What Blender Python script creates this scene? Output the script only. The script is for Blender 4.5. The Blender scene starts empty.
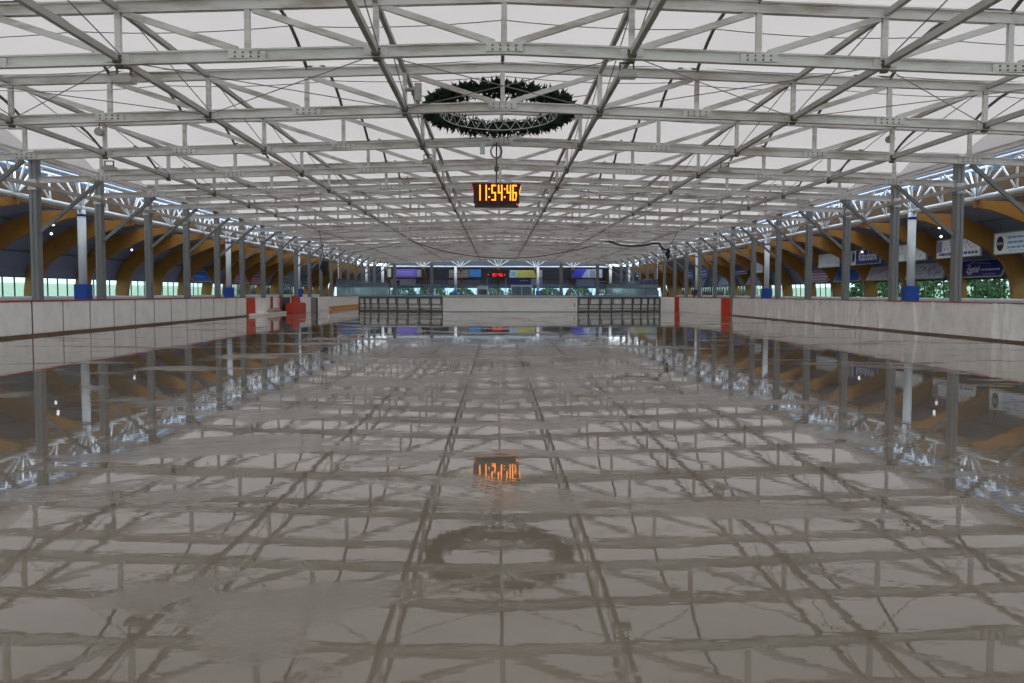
import bpy, math, random
from mathutils import Vector, Matrix
random.seed(7)
S = bpy.context.scene
C = S.collection

# ------------------------------------------------------------------ camera
EYE = 1.40
CAMX = -0.15
cam_d = bpy.data.cameras.new('camera')
cam_d.sensor_width = 36.0
cam_d.lens = 885.0 * 36.0 / 1024.0
cam_d.clip_start = 0.1
cam_d.clip_end = 1000
cam = bpy.data.objects.new('camera', cam_d)
C.objects.link(cam)
cam.location = (CAMX, 0.0, EYE)
PITCH = math.atan(48.5 / 885.0)
YAW = math.atan(15.0 / 885.0)
ROLL = math.radians(0.12)
cam.rotation_euler = (Matrix.Rotation(-YAW, 3, 'Z') @ Matrix.Rotation(math.pi/2 - PITCH, 3, 'X') @ Matrix.Rotation(ROLL, 3, 'Z')).to_euler()
S.camera = cam

# ------------------------------------------------------------------ world: bright overcast sky
W = bpy.data.worlds.new('overcast_sky')
S.world = W
W.use_nodes = True
nt = W.node_tree
bg = nt.nodes['Background']
bg.inputs[1].default_value = 3.6
tc = nt.nodes.new('ShaderNodeTexCoord')
sep = nt.nodes.new('ShaderNodeSeparateXYZ')
cr = nt.nodes.new('ShaderNodeValToRGB')
cr.color_ramp.elements[0].position = 0.0
cr.color_ramp.elements[0].color = (0.62, 0.70, 0.76, 1)
cr.color_ramp.elements[1].position = 0.6
cr.color_ramp.elements[1].color = (0.80, 0.90, 1.0, 1)
nt.links.new(tc.outputs['Generated'], sep.inputs[0])
nt.links.new(sep.outputs['Z'], cr.inputs[0])
nt.links.new(cr.outputs[0], bg.inputs[0])

S.view_settings.view_transform = 'Standard'
S.view_settings.look = 'None'
S.view_settings.gamma = 1.0
S.view_settings.exposure = 0.0
S.cycles.max_bounces = 10
S.cycles.diffuse_bounces = 5
S.cycles.glossy_bounces = 4
S.cycles.transparent_max_bounces = 12
S.cycles.caustics_reflective = False
S.cycles.caustics_refractive = False

# ------------------------------------------------------------------ materials
MATS = {}
def new_mat(name):
    m = bpy.data.materials.new(name)
    m.use_nodes = True
    MATS[name] = m
    return m, m.node_tree, m.node_tree.nodes['Principled BSDF']
def mat(name, col, rough=0.6, metal=0.0, dirt=None, amt=0.5, scale=3.0, stretch=(1, 1, 1), spec=0.4, emit=None, estr=0.0):
    m, t, p = new_mat(name)
    p.inputs['Base Color'].default_value = (*col, 1)
    p.inputs['Roughness'].default_value = rough
    p.inputs['Metallic'].default_value = metal
    p.inputs['Specular IOR Level'].default_value = spec
    if emit:
        p.inputs['Emission Color'].default_value = (*emit, 1)
        p.inputs['Emission Strength'].default_value = estr
    if dirt:
        g = t.nodes.new('ShaderNodeNewGeometry')
        mp = t.nodes.new('ShaderNodeMapping')
        mp.inputs['Scale'].default_value = stretch
        n = t.nodes.new('ShaderNodeTexNoise')
        n.inputs['Scale'].default_value = scale
        n.inputs['Detail'].default_value = 6
        n.inputs['Roughness'].default_value = 0.65
        r = t.nodes.new('ShaderNodeValToRGB')
        r.color_ramp.elements[0].position = 0.47
        r.color_ramp.elements[1].position = 0.72
        r.color_ramp.elements[1].color = (amt, amt, amt, 1)
        r.color_ramp.elements[0].color = (0, 0, 0, 1)
        mx = t.nodes.new('ShaderNodeMix')
        mx.data_type = 'RGBA'
        mx.inputs[6].default_value = (*col, 1)
        mx.inputs[7].default_value = (*dirt, 1)
        t.links.new(g.outputs['Position'], mp.inputs[0])
        t.links.new(mp.outputs[0], n.inputs['Vector'])
        t.links.new(n.outputs['Fac'], r.inputs[0])
        t.links.new(r.outputs[0], mx.inputs[0])
        t.links.new(mx.outputs[2], p.inputs['Base Color'])
    return m

M_steel = mat('weathered_galvanised_steel', (0.72, 0.705, 0.71), 0.55, 0.0, (0.28, 0.20, 0.14), 0.85, 1.3, (0.35, 1, 1.6))
M_purlin = mat('dull_purlin_steel', (0.48, 0.46, 0.455), 0.6, 0.0, (0.17, 0.14, 0.11), 0.6, 1.2, (1, 0.4, 1))
M_tube = mat('dark_arch_tube', (0.13, 0.13, 0.13), 0.55)
M_wire = mat('thin_wire_steel', (0.22, 0.22, 0.22), 0.5)
M_pillar = mat('pillar_grey_steel', (0.20, 0.202, 0.208), 0.55, 0.0, (0.13, 0.12, 0.11), 0.5, 1.0, (2, 2, 0.3))
M_bolt = mat('rusty_bolt', (0.12, 0.10, 0.08), 0.7)
M_whitesteel = mat('white_painted_steel', (0.82, 0.86, 0.90), 0.4)
M_bluepad = mat('royal_blue_pad', (0.020, 0.075, 0.36), 0.55)
M_litepad = mat('light_blue_pad', (0.06, 0.26, 0.75), 0.55)
M_navypad = mat('navy_pad', (0.012, 0.022, 0.13), 0.5)
M_board = mat('white_board_cover', (0.90, 0.885, 0.86), 0.55, 0.0, (0.62, 0.58, 0.52), 0.4, 1.6, (1, 1, 1))
M_cloth = mat('grey_white_tarpaulin', (0.80, 0.77, 0.73), 0.7, 0.0, (0.50, 0.46, 0.41), 0.5, 1.4)
M_redrail = mat('red_cap_rail', (0.34, 0.035, 0.035), 0.5)
M_redpad = mat('red_pad', (0.56, 0.042, 0.012), 0.5)
M_seam = mat('dark_red_seam', (0.13, 0.05, 0.045), 0.7)
M_kick = mat('brown_wet_sill', (0.16, 0.095, 0.055), 0.5, 0.0, (0.07, 0.045, 0.03), 0.8, 3.0)
M_orange = mat('orange_kick_strip', (0.72, 0.27, 0.03), 0.5)
M_frame = mat('dark_steel_frame', (0.10, 0.10, 0.10), 0.5)
M_whitecap = mat('white_plastic', (0.80, 0.82, 0.84), 0.4)
M_capblue = mat('blue_grey_rail', (0.20, 0.26, 0.36), 0.45)
M_clad = mat('blue_grey_cladding', (0.22, 0.25, 0.38), 0.55, 0.0, (0.17, 0.195, 0.30), 0.7, 0.8, (1, 0.3, 1))
M_black = mat('black_plastic', (0.012, 0.012, 0.013), 0.45)
M_dark = mat('dark_teal_panel', (0.02, 0.06, 0.085), 0.5)
M_lamp = mat('lamp_housing_grey', (0.42, 0.42, 0.39), 0.5)
M_glow = mat('lit_lamp_glass', (0.9, 0.9, 0.9), 0.4, emit=(1, 0.98, 0.95), estr=1.6)
M_grey = mat('mid_grey_panel', (0.24, 0.25, 0.27), 0.6)
M_net = mat('dark_net_rope', (0.035, 0.035, 0.038), 0.9)
M_trunk = mat('bark', (0.10, 0.075, 0.05), 0.9)

def wood():
    m, t, p = new_mat('glulam_wood')
    tcn = t.nodes.new('ShaderNodeTexCoord')
    mp = t.nodes.new('ShaderNodeMapping'); mp.inputs['Scale'].default_value = (1.0, 1.0, 1.0)
    n = t.nodes.new('ShaderNodeTexNoise'); n.inputs['Scale'].default_value = 2.2; n.inputs['Detail'].default_value = 5
    r = t.nodes.new('ShaderNodeValToRGB')
    r.color_ramp.elements[0].color = (0.235, 0.097, 0.013, 1)
    r.color_ramp.elements[1].color = (0.37, 0.172, 0.036, 1)
    t.links.new(tcn.outputs['Object'], mp.inputs[0]); t.links.new(mp.outputs[0], n.inputs['Vector'])
    t.links.new(n.outputs['Fac'], r.inputs[0]); t.links.new(r.outputs[0], p.inputs['Base Color'])
    p.inputs['Roughness'].default_value = 0.5
    return m
M_wood = wood()

def membrane():
    m = bpy.data.materials.new('white_pvc_membrane'); m.use_nodes = True
    t = m.node_tree; t.nodes.clear()
    o = t.nodes.new('ShaderNodeOutputMaterial')
    tr = t.nodes.new('ShaderNodeBsdfTranslucent'); tr.inputs[0].default_value = (0.66, 0.575, 0.515, 1)
    df = t.nodes.new('ShaderNodeBsdfDiffuse'); df.inputs[0].default_value = (0.80, 0.79, 0.785, 1)
    g = t.nodes.new('ShaderNodeNewGeometry')
    n = t.nodes.new('ShaderNodeTexNoise'); n.inputs['Scale'].default_value = 0.35; n.inputs['Detail'].default_value = 4
    r = t.nodes.new('ShaderNodeValToRGB')
    r.color_ramp.elements[0].position = 0.3; r.color_ramp.elements[0].color = (0.350, 0.304, 0.278, 1)
    r.color_ramp.elements[1].position = 0.75; r.color_ramp.elements[1].color = (0.380, 0.332, 0.304, 1)
    t.links.new(g.outputs['Position'], n.inputs['Vector']); t.links.new(n.outputs['Fac'], r.inputs[0])
    t.links.new(r.outputs[0], tr.inputs[0])
    mx = t.nodes.new('ShaderNodeMixShader'); mx.inputs[0].default_value = 0.45
    t.links.new(tr.outputs[0], mx.inputs[1]); t.links.new(df.outputs[0], mx.inputs[2]); t.links.new(mx.outputs[0], o.inputs[0])
    return m
M_membrane = membrane()

def glass(name, tint, gloss, haze=None, hz=0.0):
    m = bpy.data.materials.new(name); m.use_nodes = True
    t = m.node_tree; t.nodes.clear()
    o = t.nodes.new('ShaderNodeOutputMaterial')
    a = t.nodes.new('ShaderNodeBsdfTransparent'); a.inputs[0].default_value = (*tint, 1)
    b = t.nodes.new('ShaderNodeBsdfGlossy'); b.inputs['Roughness'].default_value = 0.08
    mx = t.nodes.new('ShaderNodeMixShader')
    lw = t.nodes.new('ShaderNodeLayerWeight'); lw.inputs[0].default_value = gloss
    t.links.new(lw.outputs['Fresnel'], mx.inputs[0])
    t.links.new(a.outputs[0], mx.inputs[1]); t.links.new(b.outputs[0], mx.inputs[2])
    out = mx
    if haze:
        d = t.nodes.new('ShaderNodeBsdfDiffuse'); d.inputs[0].default_value = (*haze, 1)
        m2 = t.nodes.new('ShaderNodeMixShader'); m2.inputs[0].default_value = hz
        t.links.new(mx.outputs[0], m2.inputs[1]); t.links.new(d.outputs[0], m2.inputs[2]); out = m2
    t.links.new(out.outputs[0], o.inputs[0])
    return m
M_window = glass('tinted_window_plastic', (0.66, 0.735, 0.72), 0.04)
M_plexi = glass('scratched_plexiglass', (0.84, 0.91, 0.97), 0.10, (0.45, 0.60, 0.78), 0.10)

def wet_floor():
    m, t, p = new_mat('wet_melting_ice_floor')
    N = t.nodes.new; L = t.links.new
    g = N('ShaderNodeNewGeometry')
    def noise(scale, stretch, det=5, rough=0.55, dist=0.0):
        mp = N('ShaderNodeMapping'); mp.inputs['Scale'].default_value = stretch
        n = N('ShaderNodeTexNoise'); n.inputs['Scale'].default_value = scale; n.inputs['Detail'].default_value = det
        n.inputs['Roughness'].default_value = rough; n.inputs['Distortion'].default_value = dist
        L(g.outputs['Position'], mp.inputs[0]); L(mp.outputs[0], n.inputs['Vector']); return n
    def ramp(n, p0, c0, p1, c1):
        r = N('ShaderNodeValToRGB'); r.color_ramp.elements[0].position = p0; r.color_ramp.elements[1].position = p1
        r.color_ramp.elements[0].color = (*c0, 1); r.color_ramp.elements[1].color = (*c1, 1)
        L(n.outputs['Fac'], r.inputs[0]); return r
    def v(x): return (x, x, x)
    # colour of the sand and slush under the water film
    n1 = noise(0.55, (0.6, 1, 1), 6, 0.6)
    c1 = ramp(n1, 0.3, (0.140, 0.116, 0.089), 0.7, (0.205, 0.174, 0.138))
    L(c1.outputs[0], p.inputs['Base Color'])
    # patches where the water has drained and the surface is matt slush
    n2 = noise(0.50, (0.55, 1.0, 1), 8, 0.66, 0.4)
    patch = ramp(n2, 0.545, v(0), 0.63, v(1))
    n3 = noise(7.0, (0.6, 1, 1), 4)
    fine = ramp(n3, 0.35, v(0), 0.7, v(1))
    mr = N('ShaderNodeMapRange'); mr.inputs['To Min'].default_value = 0.012; mr.inputs['To Max'].default_value = 0.26
    L(patch.outputs[0], mr.inputs[0]); L(mr.outputs[0], p.inputs['Roughness'])
    p.inputs['IOR'].default_value = 1.45
    p.inputs['Specular IOR Level'].default_value = 0.5
    # ripples
    n4 = noise(1.3, (1, 1, 1), 2, 0.5)
    n5 = noise(14.0, (1, 1, 1), 3, 0.6)
    mul = N('ShaderNodeMath'); mul.operation = 'MULTIPLY'
    L(n5.outputs['Fac'], mul.inputs[0]); L(patch.outputs[0], mul.inputs[1])
    b1 = N('ShaderNodeBump'); b1.inputs['Strength'].default_value = 1.0; b1.inputs['Distance'].default_value = 0.0007
    L(n4.outputs['Fac'], b1.inputs['Height'])
    n6 = noise(5.0, (0.5, 1, 1), 3, 0.6)
    b3 = N('ShaderNodeBump'); b3.inputs['Strength'].default_value = 1.0; b3.inputs['Distance'].default_value = 0.00035
    L(n6.outputs['Fac'], b3.inputs['Height']); L(b1.outputs[0], b3.inputs['Normal'])
    b2 = N('ShaderNodeBump'); b2.inputs['Strength'].default_value = 1.0; b2.inputs['Distance'].default_value = 0.0018
    L(mul.outputs[0], b2.inputs['Height']); L(b3.outputs[0], b2.inputs['Normal'])
    L(b2.outputs[0], p.inputs['Normal'])
    return m
M_floor = wet_floor()
M_lawn = mat('pale_lawn', (0.40, 0.47, 0.36), 0.9, 0.0, (0.32, 0.41, 0.27), 0.8, 0.5)
M_hedge = mat('hedge_green', (0.055, 0.13, 0.033), 0.8, 0.0, (0.02, 0.06, 0.014), 1.0, 2.5)
M_fir = mat('fir_needles', (0.012, 0.030, 0.016), 0.8)
M_ringalu = mat('bare_aluminium', (0.55, 0.55, 0.55), 0.35, 0.3)
_sc = {}
def flat(col):
    k = tuple(round(c, 3) for c in col)
    if k not in _sc: _sc[k] = mat('printed_colour_%d' % len(_sc), col, 0.5)
    return _sc[k]

# ------------------------------------------------------------------ mesh helpers
class MB:
    def __init__(s): s.v = []; s.f = []
    def add(s, vs, fs):
        o = len(s.v); s.v += [tuple(x) for x in vs]; s.f += [tuple(i + o for i in q) for q in fs]; return s
    def box(s, c, d):
        x, y, z = c; a, b, e = d[0]/2, d[1]/2, d[2]/2
        vs = [(x+i*a, y+j*b, z+k*e) for i in (-1, 1) for j in (-1, 1) for k in (-1, 1)]
        return s.add(vs, [(0,1,3,2),(4,6,7,5),(0,4,5,1),(2,3,7,6),(0,2,6,4),(1,5,7,3)])
    def frame(s, p0, p1, up=(0, 0, 1)):
        p0 = Vector(p0); p1 = Vector(p1); d = (p1-p0).normalized(); u = Vector(up)
        if abs(d.dot(u)) > 0.98: u = Vector((0, 1, 0))
        r = d.cross(u).normalized(); u = r.cross(d).normalized(); return p0, p1, r, u
    def prof(s, p0, p1, pts, up=(0, 0, 1)):
        p0, p1, r, u = s.frame(p0, p1, up); n = len(pts)
        vs = [p0 + r*a + u*b for a, b in pts] + [p1 + r*a + u*b for a, b in pts]
        fs = [(i, (i+1) % n, n+(i+1) % n, n+i) for i in range(n)] + [tuple(range(n-1, -1, -1)), tuple(range(n, 2*n))]
        return s.add(vs, fs)
    def bar(s, p0, p1, w, h, up=(0, 0, 1)):
        return s.prof(p0, p1, [(-w/2,-h/2),(w/2,-h/2),(w/2,h/2),(-w/2,h/2)], up)
    def ibeam(s, p0, p1, w, h, t=0.035, up=(0, 0, 1)):
        a, b, c = w/2, h/2, t/2
        return s.prof(p0, p1, [(-a,-b),(a,-b),(a,-b+t),(c,-b+t),(c,b-t),(a,b-t),(a,b),(-a,b),(-a,b-t),(-c,b-t),(-c,-b+t),(-a,-b+t)], up)
    def tube(s, p0, p1, r, n=8):
        return s.prof(p0, p1, [(r*math.cos(2*math.pi*i/n), r*math.sin(2*math.pi*i/n)) for i in range(n)])
    def path(s, pts, r, n=6, closed=False):
        pts = [Vector(p) for p in pts]; m = len(pts); vs = []
        for i, p in enumerate(pts):
            if closed: d = pts[(i+1) % m] - pts[i-1]
            else: d = pts[min(i+1, m-1)] - pts[max(i-1, 0)]
            d.normalize(); u = Vector((0, 0, 1))
            if abs(d.dot(u)) > 0.95: u = Vector((0, 1, 0))
            a = d.cross(u).normalized(); b = a.cross(d)
            vs += [p + a*r*math.cos(2*math.pi*k/n) + b*r*math.sin(2*math.pi*k/n) for k in range(n)]
        fs = []
        for i in range(m if closed else m-1):
            j = (i+1) % m
            fs += [(i*n+k, i*n+(k+1) % n, j*n+(k+1) % n, j*n+k) for k in range(n)]
        if not closed: fs += [tuple(range(n-1, -1, -1)), tuple(range((m-1)*n, m*n))]
        return s.add(vs, fs)
    def mesh(s, name, m, smooth=False):
        me = bpy.data.meshes.new(name); me.from_pydata(s.v, [], s.f); me.update()
        if m: me.materials.append(m)
        if smooth:
            for p in me.polygons: p.use_smooth = True
        return me
    def build(s, name, m, parent=None, loc=(0, 0, 0), smooth=False):
        return put(name, s.mesh(name, m, smooth), parent, loc)
def put(name, me, parent=None, loc=(0, 0, 0)):
    o = bpy.data.objects.new(name, me); C.objects.link(o); o.location = loc
    if parent: o.parent = parent
    return o
def tag(o, label, cat, group=None):
    o['label'] = label; o['category'] = cat
    if group: o['group'] = group
    return o
def thing(name, label, cat, loc=(0, 0, 0), group=None):
    o = bpy.data.objects.new(name, None); C.objects.link(o); o.location = loc; o.empty_display_size = 0.2
    return tag(o, label, cat, group)
def struct(o):
    o['kind'] = 'structure'; return o
def struct_empty(name, loc=(0, 0, 0)):
    o = bpy.data.objects.new(name, None); C.objects.link(o); o.location = loc; return struct(o)
ORD = ['first','second','third','fourth','fifth','sixth','seventh','eighth','ninth','tenth','eleventh','twelfth','thirteenth','fourteenth','fifteenth','sixteenth','seventeenth','eighteenth','nineteenth','twentieth','twenty-first','twenty-second','twenty-third','twenty-fourth','twenty-fifth']

# ------------------------------------------------------------------ dimensions
A = 2.78                      # truss node spacing
HW = 7 * A                    # half width of the tent: pillar line
BAY = 6.0
YT = [7.6 + BAY*i for i in range(23)]      # truss planes, 7.6 ... 139.6
def zb(x): return 6.72 - 0.66*abs(x)/HW
def zt(x): return 7.82 - 0.66*abs(x)/HW

# ------------------------------------------------------------------ setting: floor, ground, ceiling
struct(MB().box((0, 64, -0.15), (54.4, 170, 0.3)).build('floor', M_floor))
struct(MB().box((0, 80, -0.45), (700, 700, 0.3)).build('ground', M_lawn))
bk = MB()
for sx in (-1, 1):
    vs = []
    for i, (x, z) in enumerate(((40, -0.3), (47, 2.1), (52, 2.4), (75, 2.2))):
        vs += [(sx*x, -20, z), (sx*x, 190, z)]
    bk.add(vs, [(2*i, 2*i+1, 2*i+3, 2*i+2) for i in range(3)])
struct(bk.build('ground_bank', M_lawn))

ceil = struct_empty('ceiling')
def membrane_panel(y0, y1):
    mb = MB(); nx, ny = 56, 8; vs = []
    for i in range(nx+1):
        x = -HW - 0.25 + (2*HW + 0.5)*i/nx
        ph = (x / (2*A)) % 1.0
        sag = -0.09*4*ph*(1-ph)
        for j in range(ny+1):
            t = j/ny
            vs.append((x, y0 + (y1-y0)*t, zt(x) + 0.20 + (0.70 + sag)*4*t*(1-t)))
    fs = [(i*(ny+1)+j, i*(ny+1)+j+1, (i+1)*(ny+1)+j+1, (i+1)*(ny+1)+j) for i in range(nx) for j in range(ny)]
    mb.add(vs, fs); return mb
mp_me = membrane_panel(0, BAY).mesh('membrane_panel', M_membrane, True)
for i in range(-4, 22):
    put('membrane_panel', mp_me, ceil, (0, 7.6 + BAY*i, 0))

for sx in (-1, 1):
    b = MB(); vs = []
    for q in range(9):
        t_ = q/8
        vs += [(sx*(HW+0.24), BAY*t_, zt(HW)-0.24), (sx*(HW+0.24), BAY*t_, zt(HW)+0.22+0.70*4*t_*(1-t_))]
    b.add(vs, [(2*q, 2*q+2, 2*q+3, 2*q+1) for q in range(8)])
    sk_me = b.mesh('edge_skirt', M_membrane)
    for i in range(0, 22): put('edge_skirt', sk_me, ceil, (0, 7.6 + BAY*i, 0))

# ------------------------------------------------------------------ roof trusses
def halves(f, w, h, dz=0):
    L_ = MB().ibeam((-HW, 0, f(HW)+dz), (0, 0, f(0)+dz), w, h)
    R_ = MB().ibeam((0, 0, f(0)+dz), (HW, 0, f(HW)+dz), w, h)
    return L_.mesh('chord_half', M_steel), R_.mesh('chord_half', M_steel)
topL, topR = halves(zt, 0.16, 0.26)
botL, botR = halves(zb, 0.16, 0.26)
vert_me = {}; diag_me = {}; splice_me = {}
lat = MB()
for i in range(-7, 8):
    x = i*A
    b = MB().bar((x, 0, zb(x)+0.13), (x, 0, zt(x)-0.13), 0.12, 0.12); vert_me[i] = b.mesh('vertical_post', M_steel); lat.add(b.v, b.f)
    if i != 0:
        s = 1 if i > 0 else -1
        xi = (i - s)*A
        b = MB().bar((x - s*0.12, 0, zt(x)-0.12), (xi + s*0.22, 0, zb(xi)+0.12), 0.10, 0.13); diag_me[i] = b.mesh('diagonal_brace', M_steel); lat.add(b.v, b.f)
lat_me = lat.mesh('lattice', M_steel)
def bolts(mb, x, z, n=4):
    for k in range(n):
        for q in (-1, 1):
            cx = x + (k-(n-1)/2)*0.17 * (1 if k else 1); cz = z + q*0.045
            mb.box((cx, -0.098, cz), (0.035, 0.02, 0.035))
for i in range(-6, 7):
    x = i*A
    if i % 2 == 0:
        pl = MB().box((x, -0.055, zb(x)), (0.80, 0.06, 0.17)).mesh('splice_plate', M_steel)
        bo = MB(); bolts(bo, x, zb(x), 4); splice_me[i] = (pl, bo.mesh('bolts', M_bolt))
    else:
        pl = MB().box((x, -0.055, zb(x)), (0.5, 0.05, 0.17)).mesh('splice_plate', M_steel)
        bo = MB(); bolts(bo, x, zb(x), 2); splice_me[i] = (pl, bo.mesh('bolts', M_bolt))
knee_me = {s: MB().bar((s*16.75, 0, zb(16.75)-0.14), (s*(HW-0.16), 0, 3.9), 0.11, 0.14).mesh('knee_brace', M_pillar) for s in (-1, 1)}
for k, y in enumerate(YT):
    if k < 2: where = 'grey steel roof truss overhead before those in the photo, %s from the camera' % ORD[k]
    elif k == 3: where = 'grey steel roof truss just in front of the fir wreath, second from top'
    elif k == 4: where = 'grey steel roof truss just behind the fir wreath, carrying the clock rod'
    elif k == 22: where = 'grey steel gable truss at the far end of the hall'
    else: where = 'grey stained steel roof truss spanning the hall, %s from the top of the photo' % ORD[k-2]
    t = thing('roof_truss', where, 'truss', (0, y, 0), 'roof trusses across the hall')
    put('top_chord', topL, t); put('top_chord', topR, t)
    put('bottom_chord', botL, t); put('bottom_chord', botR, t)
    if y < 92:
        for i in vert_me: put('vertical_post', vert_me[i], t)
        for i in diag_me: put('diagonal_brace', diag_me[i], t)
    else:
        o = put('lattice', lat_me, t); o['kind'] = 'stuff'
    for s in (-1, 1): put('knee_brace', knee_me[s], t)
    if 2 <= k <= 6:
        for i in splice_me:
            sp = put('splice_plate', splice_me[i][0], t); bo_ = put('bolts', splice_me[i][1], sp); bo_['kind'] = 'stuff'

# ------------------------------------------------------------------ purlins, arched tubes, eaves rails
def pname(i):
    side = 'left' if i < 0 else 'right'
    return {1: 'beside the ridge on the %s' % side, 3: 'halfway out on the %s' % side, 5: 'near the %s eaves' % side}[abs(i)]
NB = len(YT) - 1
for i in (-5, -3, -1, 1, 3, 5):
    x = i*A
    for lvl in ('lower', 'upper'):
        z = zb(x) if lvl == 'lower' else zt(x) - 0.03
        t = thing('roof_purlin', '%s grey steel purlin running down the hall %s' % (lvl, pname(i)), 'purlin', (x, 0, z), 'long purlins under the roof')
        me = MB().bar((0, 0.09, 0), (0, BAY-0.09, 0), 0.11, 0.14 if lvl == 'lower' else 0.12).mesh('purlin_segment', M_purlin)
        cl = MB().box((0, -0.12, -0.03), (0.16, 0.07, 0.17)).box((0, 0, -0.16), (0.14, 0.14, 0.06)).mesh('clamp', M_bolt)
        for k in range(NB):
            put('purlin_segment', me, t, (0, YT[k], 0))
            if lvl == 'lower' and 2 <= k < 9: put('clamp', cl, t, (0, YT[k], 0))
        # thin diagonal rod in the purlin plane
        if lvl == 'lower':
            H = zt(x) - zb(x)
            rod = MB().tube((0.05, 0.1, H), (0.05, BAY-0.1, 0.1), 0.014, 5).mesh('stay_rod', M_wire)
            for k in range(1, 12): put('stay_rod', rod, t, (0, YT[k], 0))
for i in (-6, -4, -2, 0, 2, 4, 6):
    x = i*A
    nm = 'at the ridge over the clock' if i == 0 else '%s of the ridge on the %s' % ({2: 'one bay out', 4: 'two bays out', 6: 'outermost, three bays out'}[abs(i)], 'left' if i < 0 else 'right')
    t = thing('arched_tube_run', 'dark arched roof tubes, %s' % nm, 'roof tube', (x, 0, zt(x)), 'arched membrane tubes')
    pts = [(0, BAY*q/10, 0.12 + 0.70*4*(q/10)*(1-q/10)) for q in range(11)]
    me = MB().path(pts, 0.05, 6).mesh('arched_tube', M_tube, True)
    for k in range(NB): put('arched_tube', me, t, (0, YT[k], 0))
for s in (-1, 1):
    sd = 'left' if s < 0 else 'right'
    for nm, z, xx, w, h in (('lower', 5.80, HW-0.24, 0.12, 0.16), ('upper', zt(HW)-0.10, HW+0.02, 0.16, 0.2)):
        t = thing('eaves_rail', '%s grey eaves rail along the %s row of pillars' % (nm, sd), 'rail', (s*xx, 0, z), 'eaves rails along the pillars')
        me = MB().bar((0, 0.01, 0), (0, BAY-0.01, 0), w, h).mesh('rail_segment', M_purlin)
        for k in range(NB): put('rail_segment', me, t, (0, YT[k], 0))
# cross bracing wires in the plane of the lower chords
for k in (2, 6, 10, 14):
    y0, y1 = YT[k], YT[k+1]
    t = thing('bracing_wires', 'thin crossed bracing wires between lower chords, %s' % ('in front of the fir wreath' if k == 2 else '%s braced bay beyond the wreath' % ORD[(k-6)//4]), 'wire', (0, y0, 0), 'crossed bracing wires')
    for a in (-5, -3, -1, 1, 3):
        b = a + 2
        for (p, q) in ((a, b), (b, a)):
            MB().tube((p*A, 0.1, zb(p*A)-0.02), (q*A, BAY-0.1, zb(q*A)-0.02), 0.013, 5).build('brace_wire', M_wire, t)
for k in range(1, 9):
    for f in (0.3, 0.68):
        y = YT[k] + BAY*f
        pts = []
        for i in range(-28, 29):
            x = i*HW/28; ph = (x/(2*A)) % 1.0
            pts.append((x, 0, zt(x) + 0.13 + 0.70*4*f*(1-f) - 0.10*4*ph*(1-ph)))
        o = MB().path(pts, 0.013, 4).build('roof_wire', M_wire, None, (0, y, 0))
        tag(o, 'thin wire across under the membrane, %s behind the %s truss from the camera' % ('near one' if f < 0.5 else 'far one', ORD[k]), 'wire', 'thin wires under the membrane')

# ------------------------------------------------------------------ pillars
PW, PD = 0.30, 0.42
pz = zt(HW) - 0.13
shaft = MB().prof((0, 0, 0.02), (0, 0, pz), [(-PW/2,-PD/2),(-0.03,-PD/2),(-0.03,-PD/2+0.03),(0.03,-PD/2+0.03),(0.03,-PD/2),(PW/2,-PD/2),(PW/2,PD/2),(-PW/2,PD/2)], (0, 1, 0)).mesh('shaft', M_pillar)
basep = MB().box((0, 0, 0.02), (0.6, 0.7, 0.04)).mesh('base_plate', M_pillar)
headp = MB().box((0, 0, 5.86), (0.36, 0.50, 0.45)).mesh('head_bracket', M_purlin)
for s in (-1, 1):
    sd = 'left' if s < 0 else 'right'
    for k, y in enumerate(YT):
        if k < 1: continue
        if k < 5: lab = 'grey steel hall pillar on the %s, %s before the first one in the photo' % (sd, ORD[4-k])
        else: lab = 'grey steel hall pillar standing in the %s row, %s in view from the camera' % (sd, ORD[k-5])
        t = thing('hall_pillar', lab, 'pillar', (s*HW, y, 0), 'pillars of the %s row' % sd)
        put('shaft', shaft, t); put('base_plate', basep, t); put('head_bracket', headp, t)
for j, x in enumerate((-16.2, -10.4, 9.9, 15.6)):
    t = thing('gable_post', 'grey steel gable post at the far end, %s' % ['nearest the purple banner on its outer side', 'just inside the purple banner', 'right of the yellow sign', 'beside the blue and white banner'][j], 'pillar', (x, YT[-1]-0.5, 0), 'far gable posts')
    put('shaft', MB().box((0, 0, 3.0), (0.5, 0.4, 6.0)).mesh('shaft', M_pillar), t)
    put('base_plate', basep, t)

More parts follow.
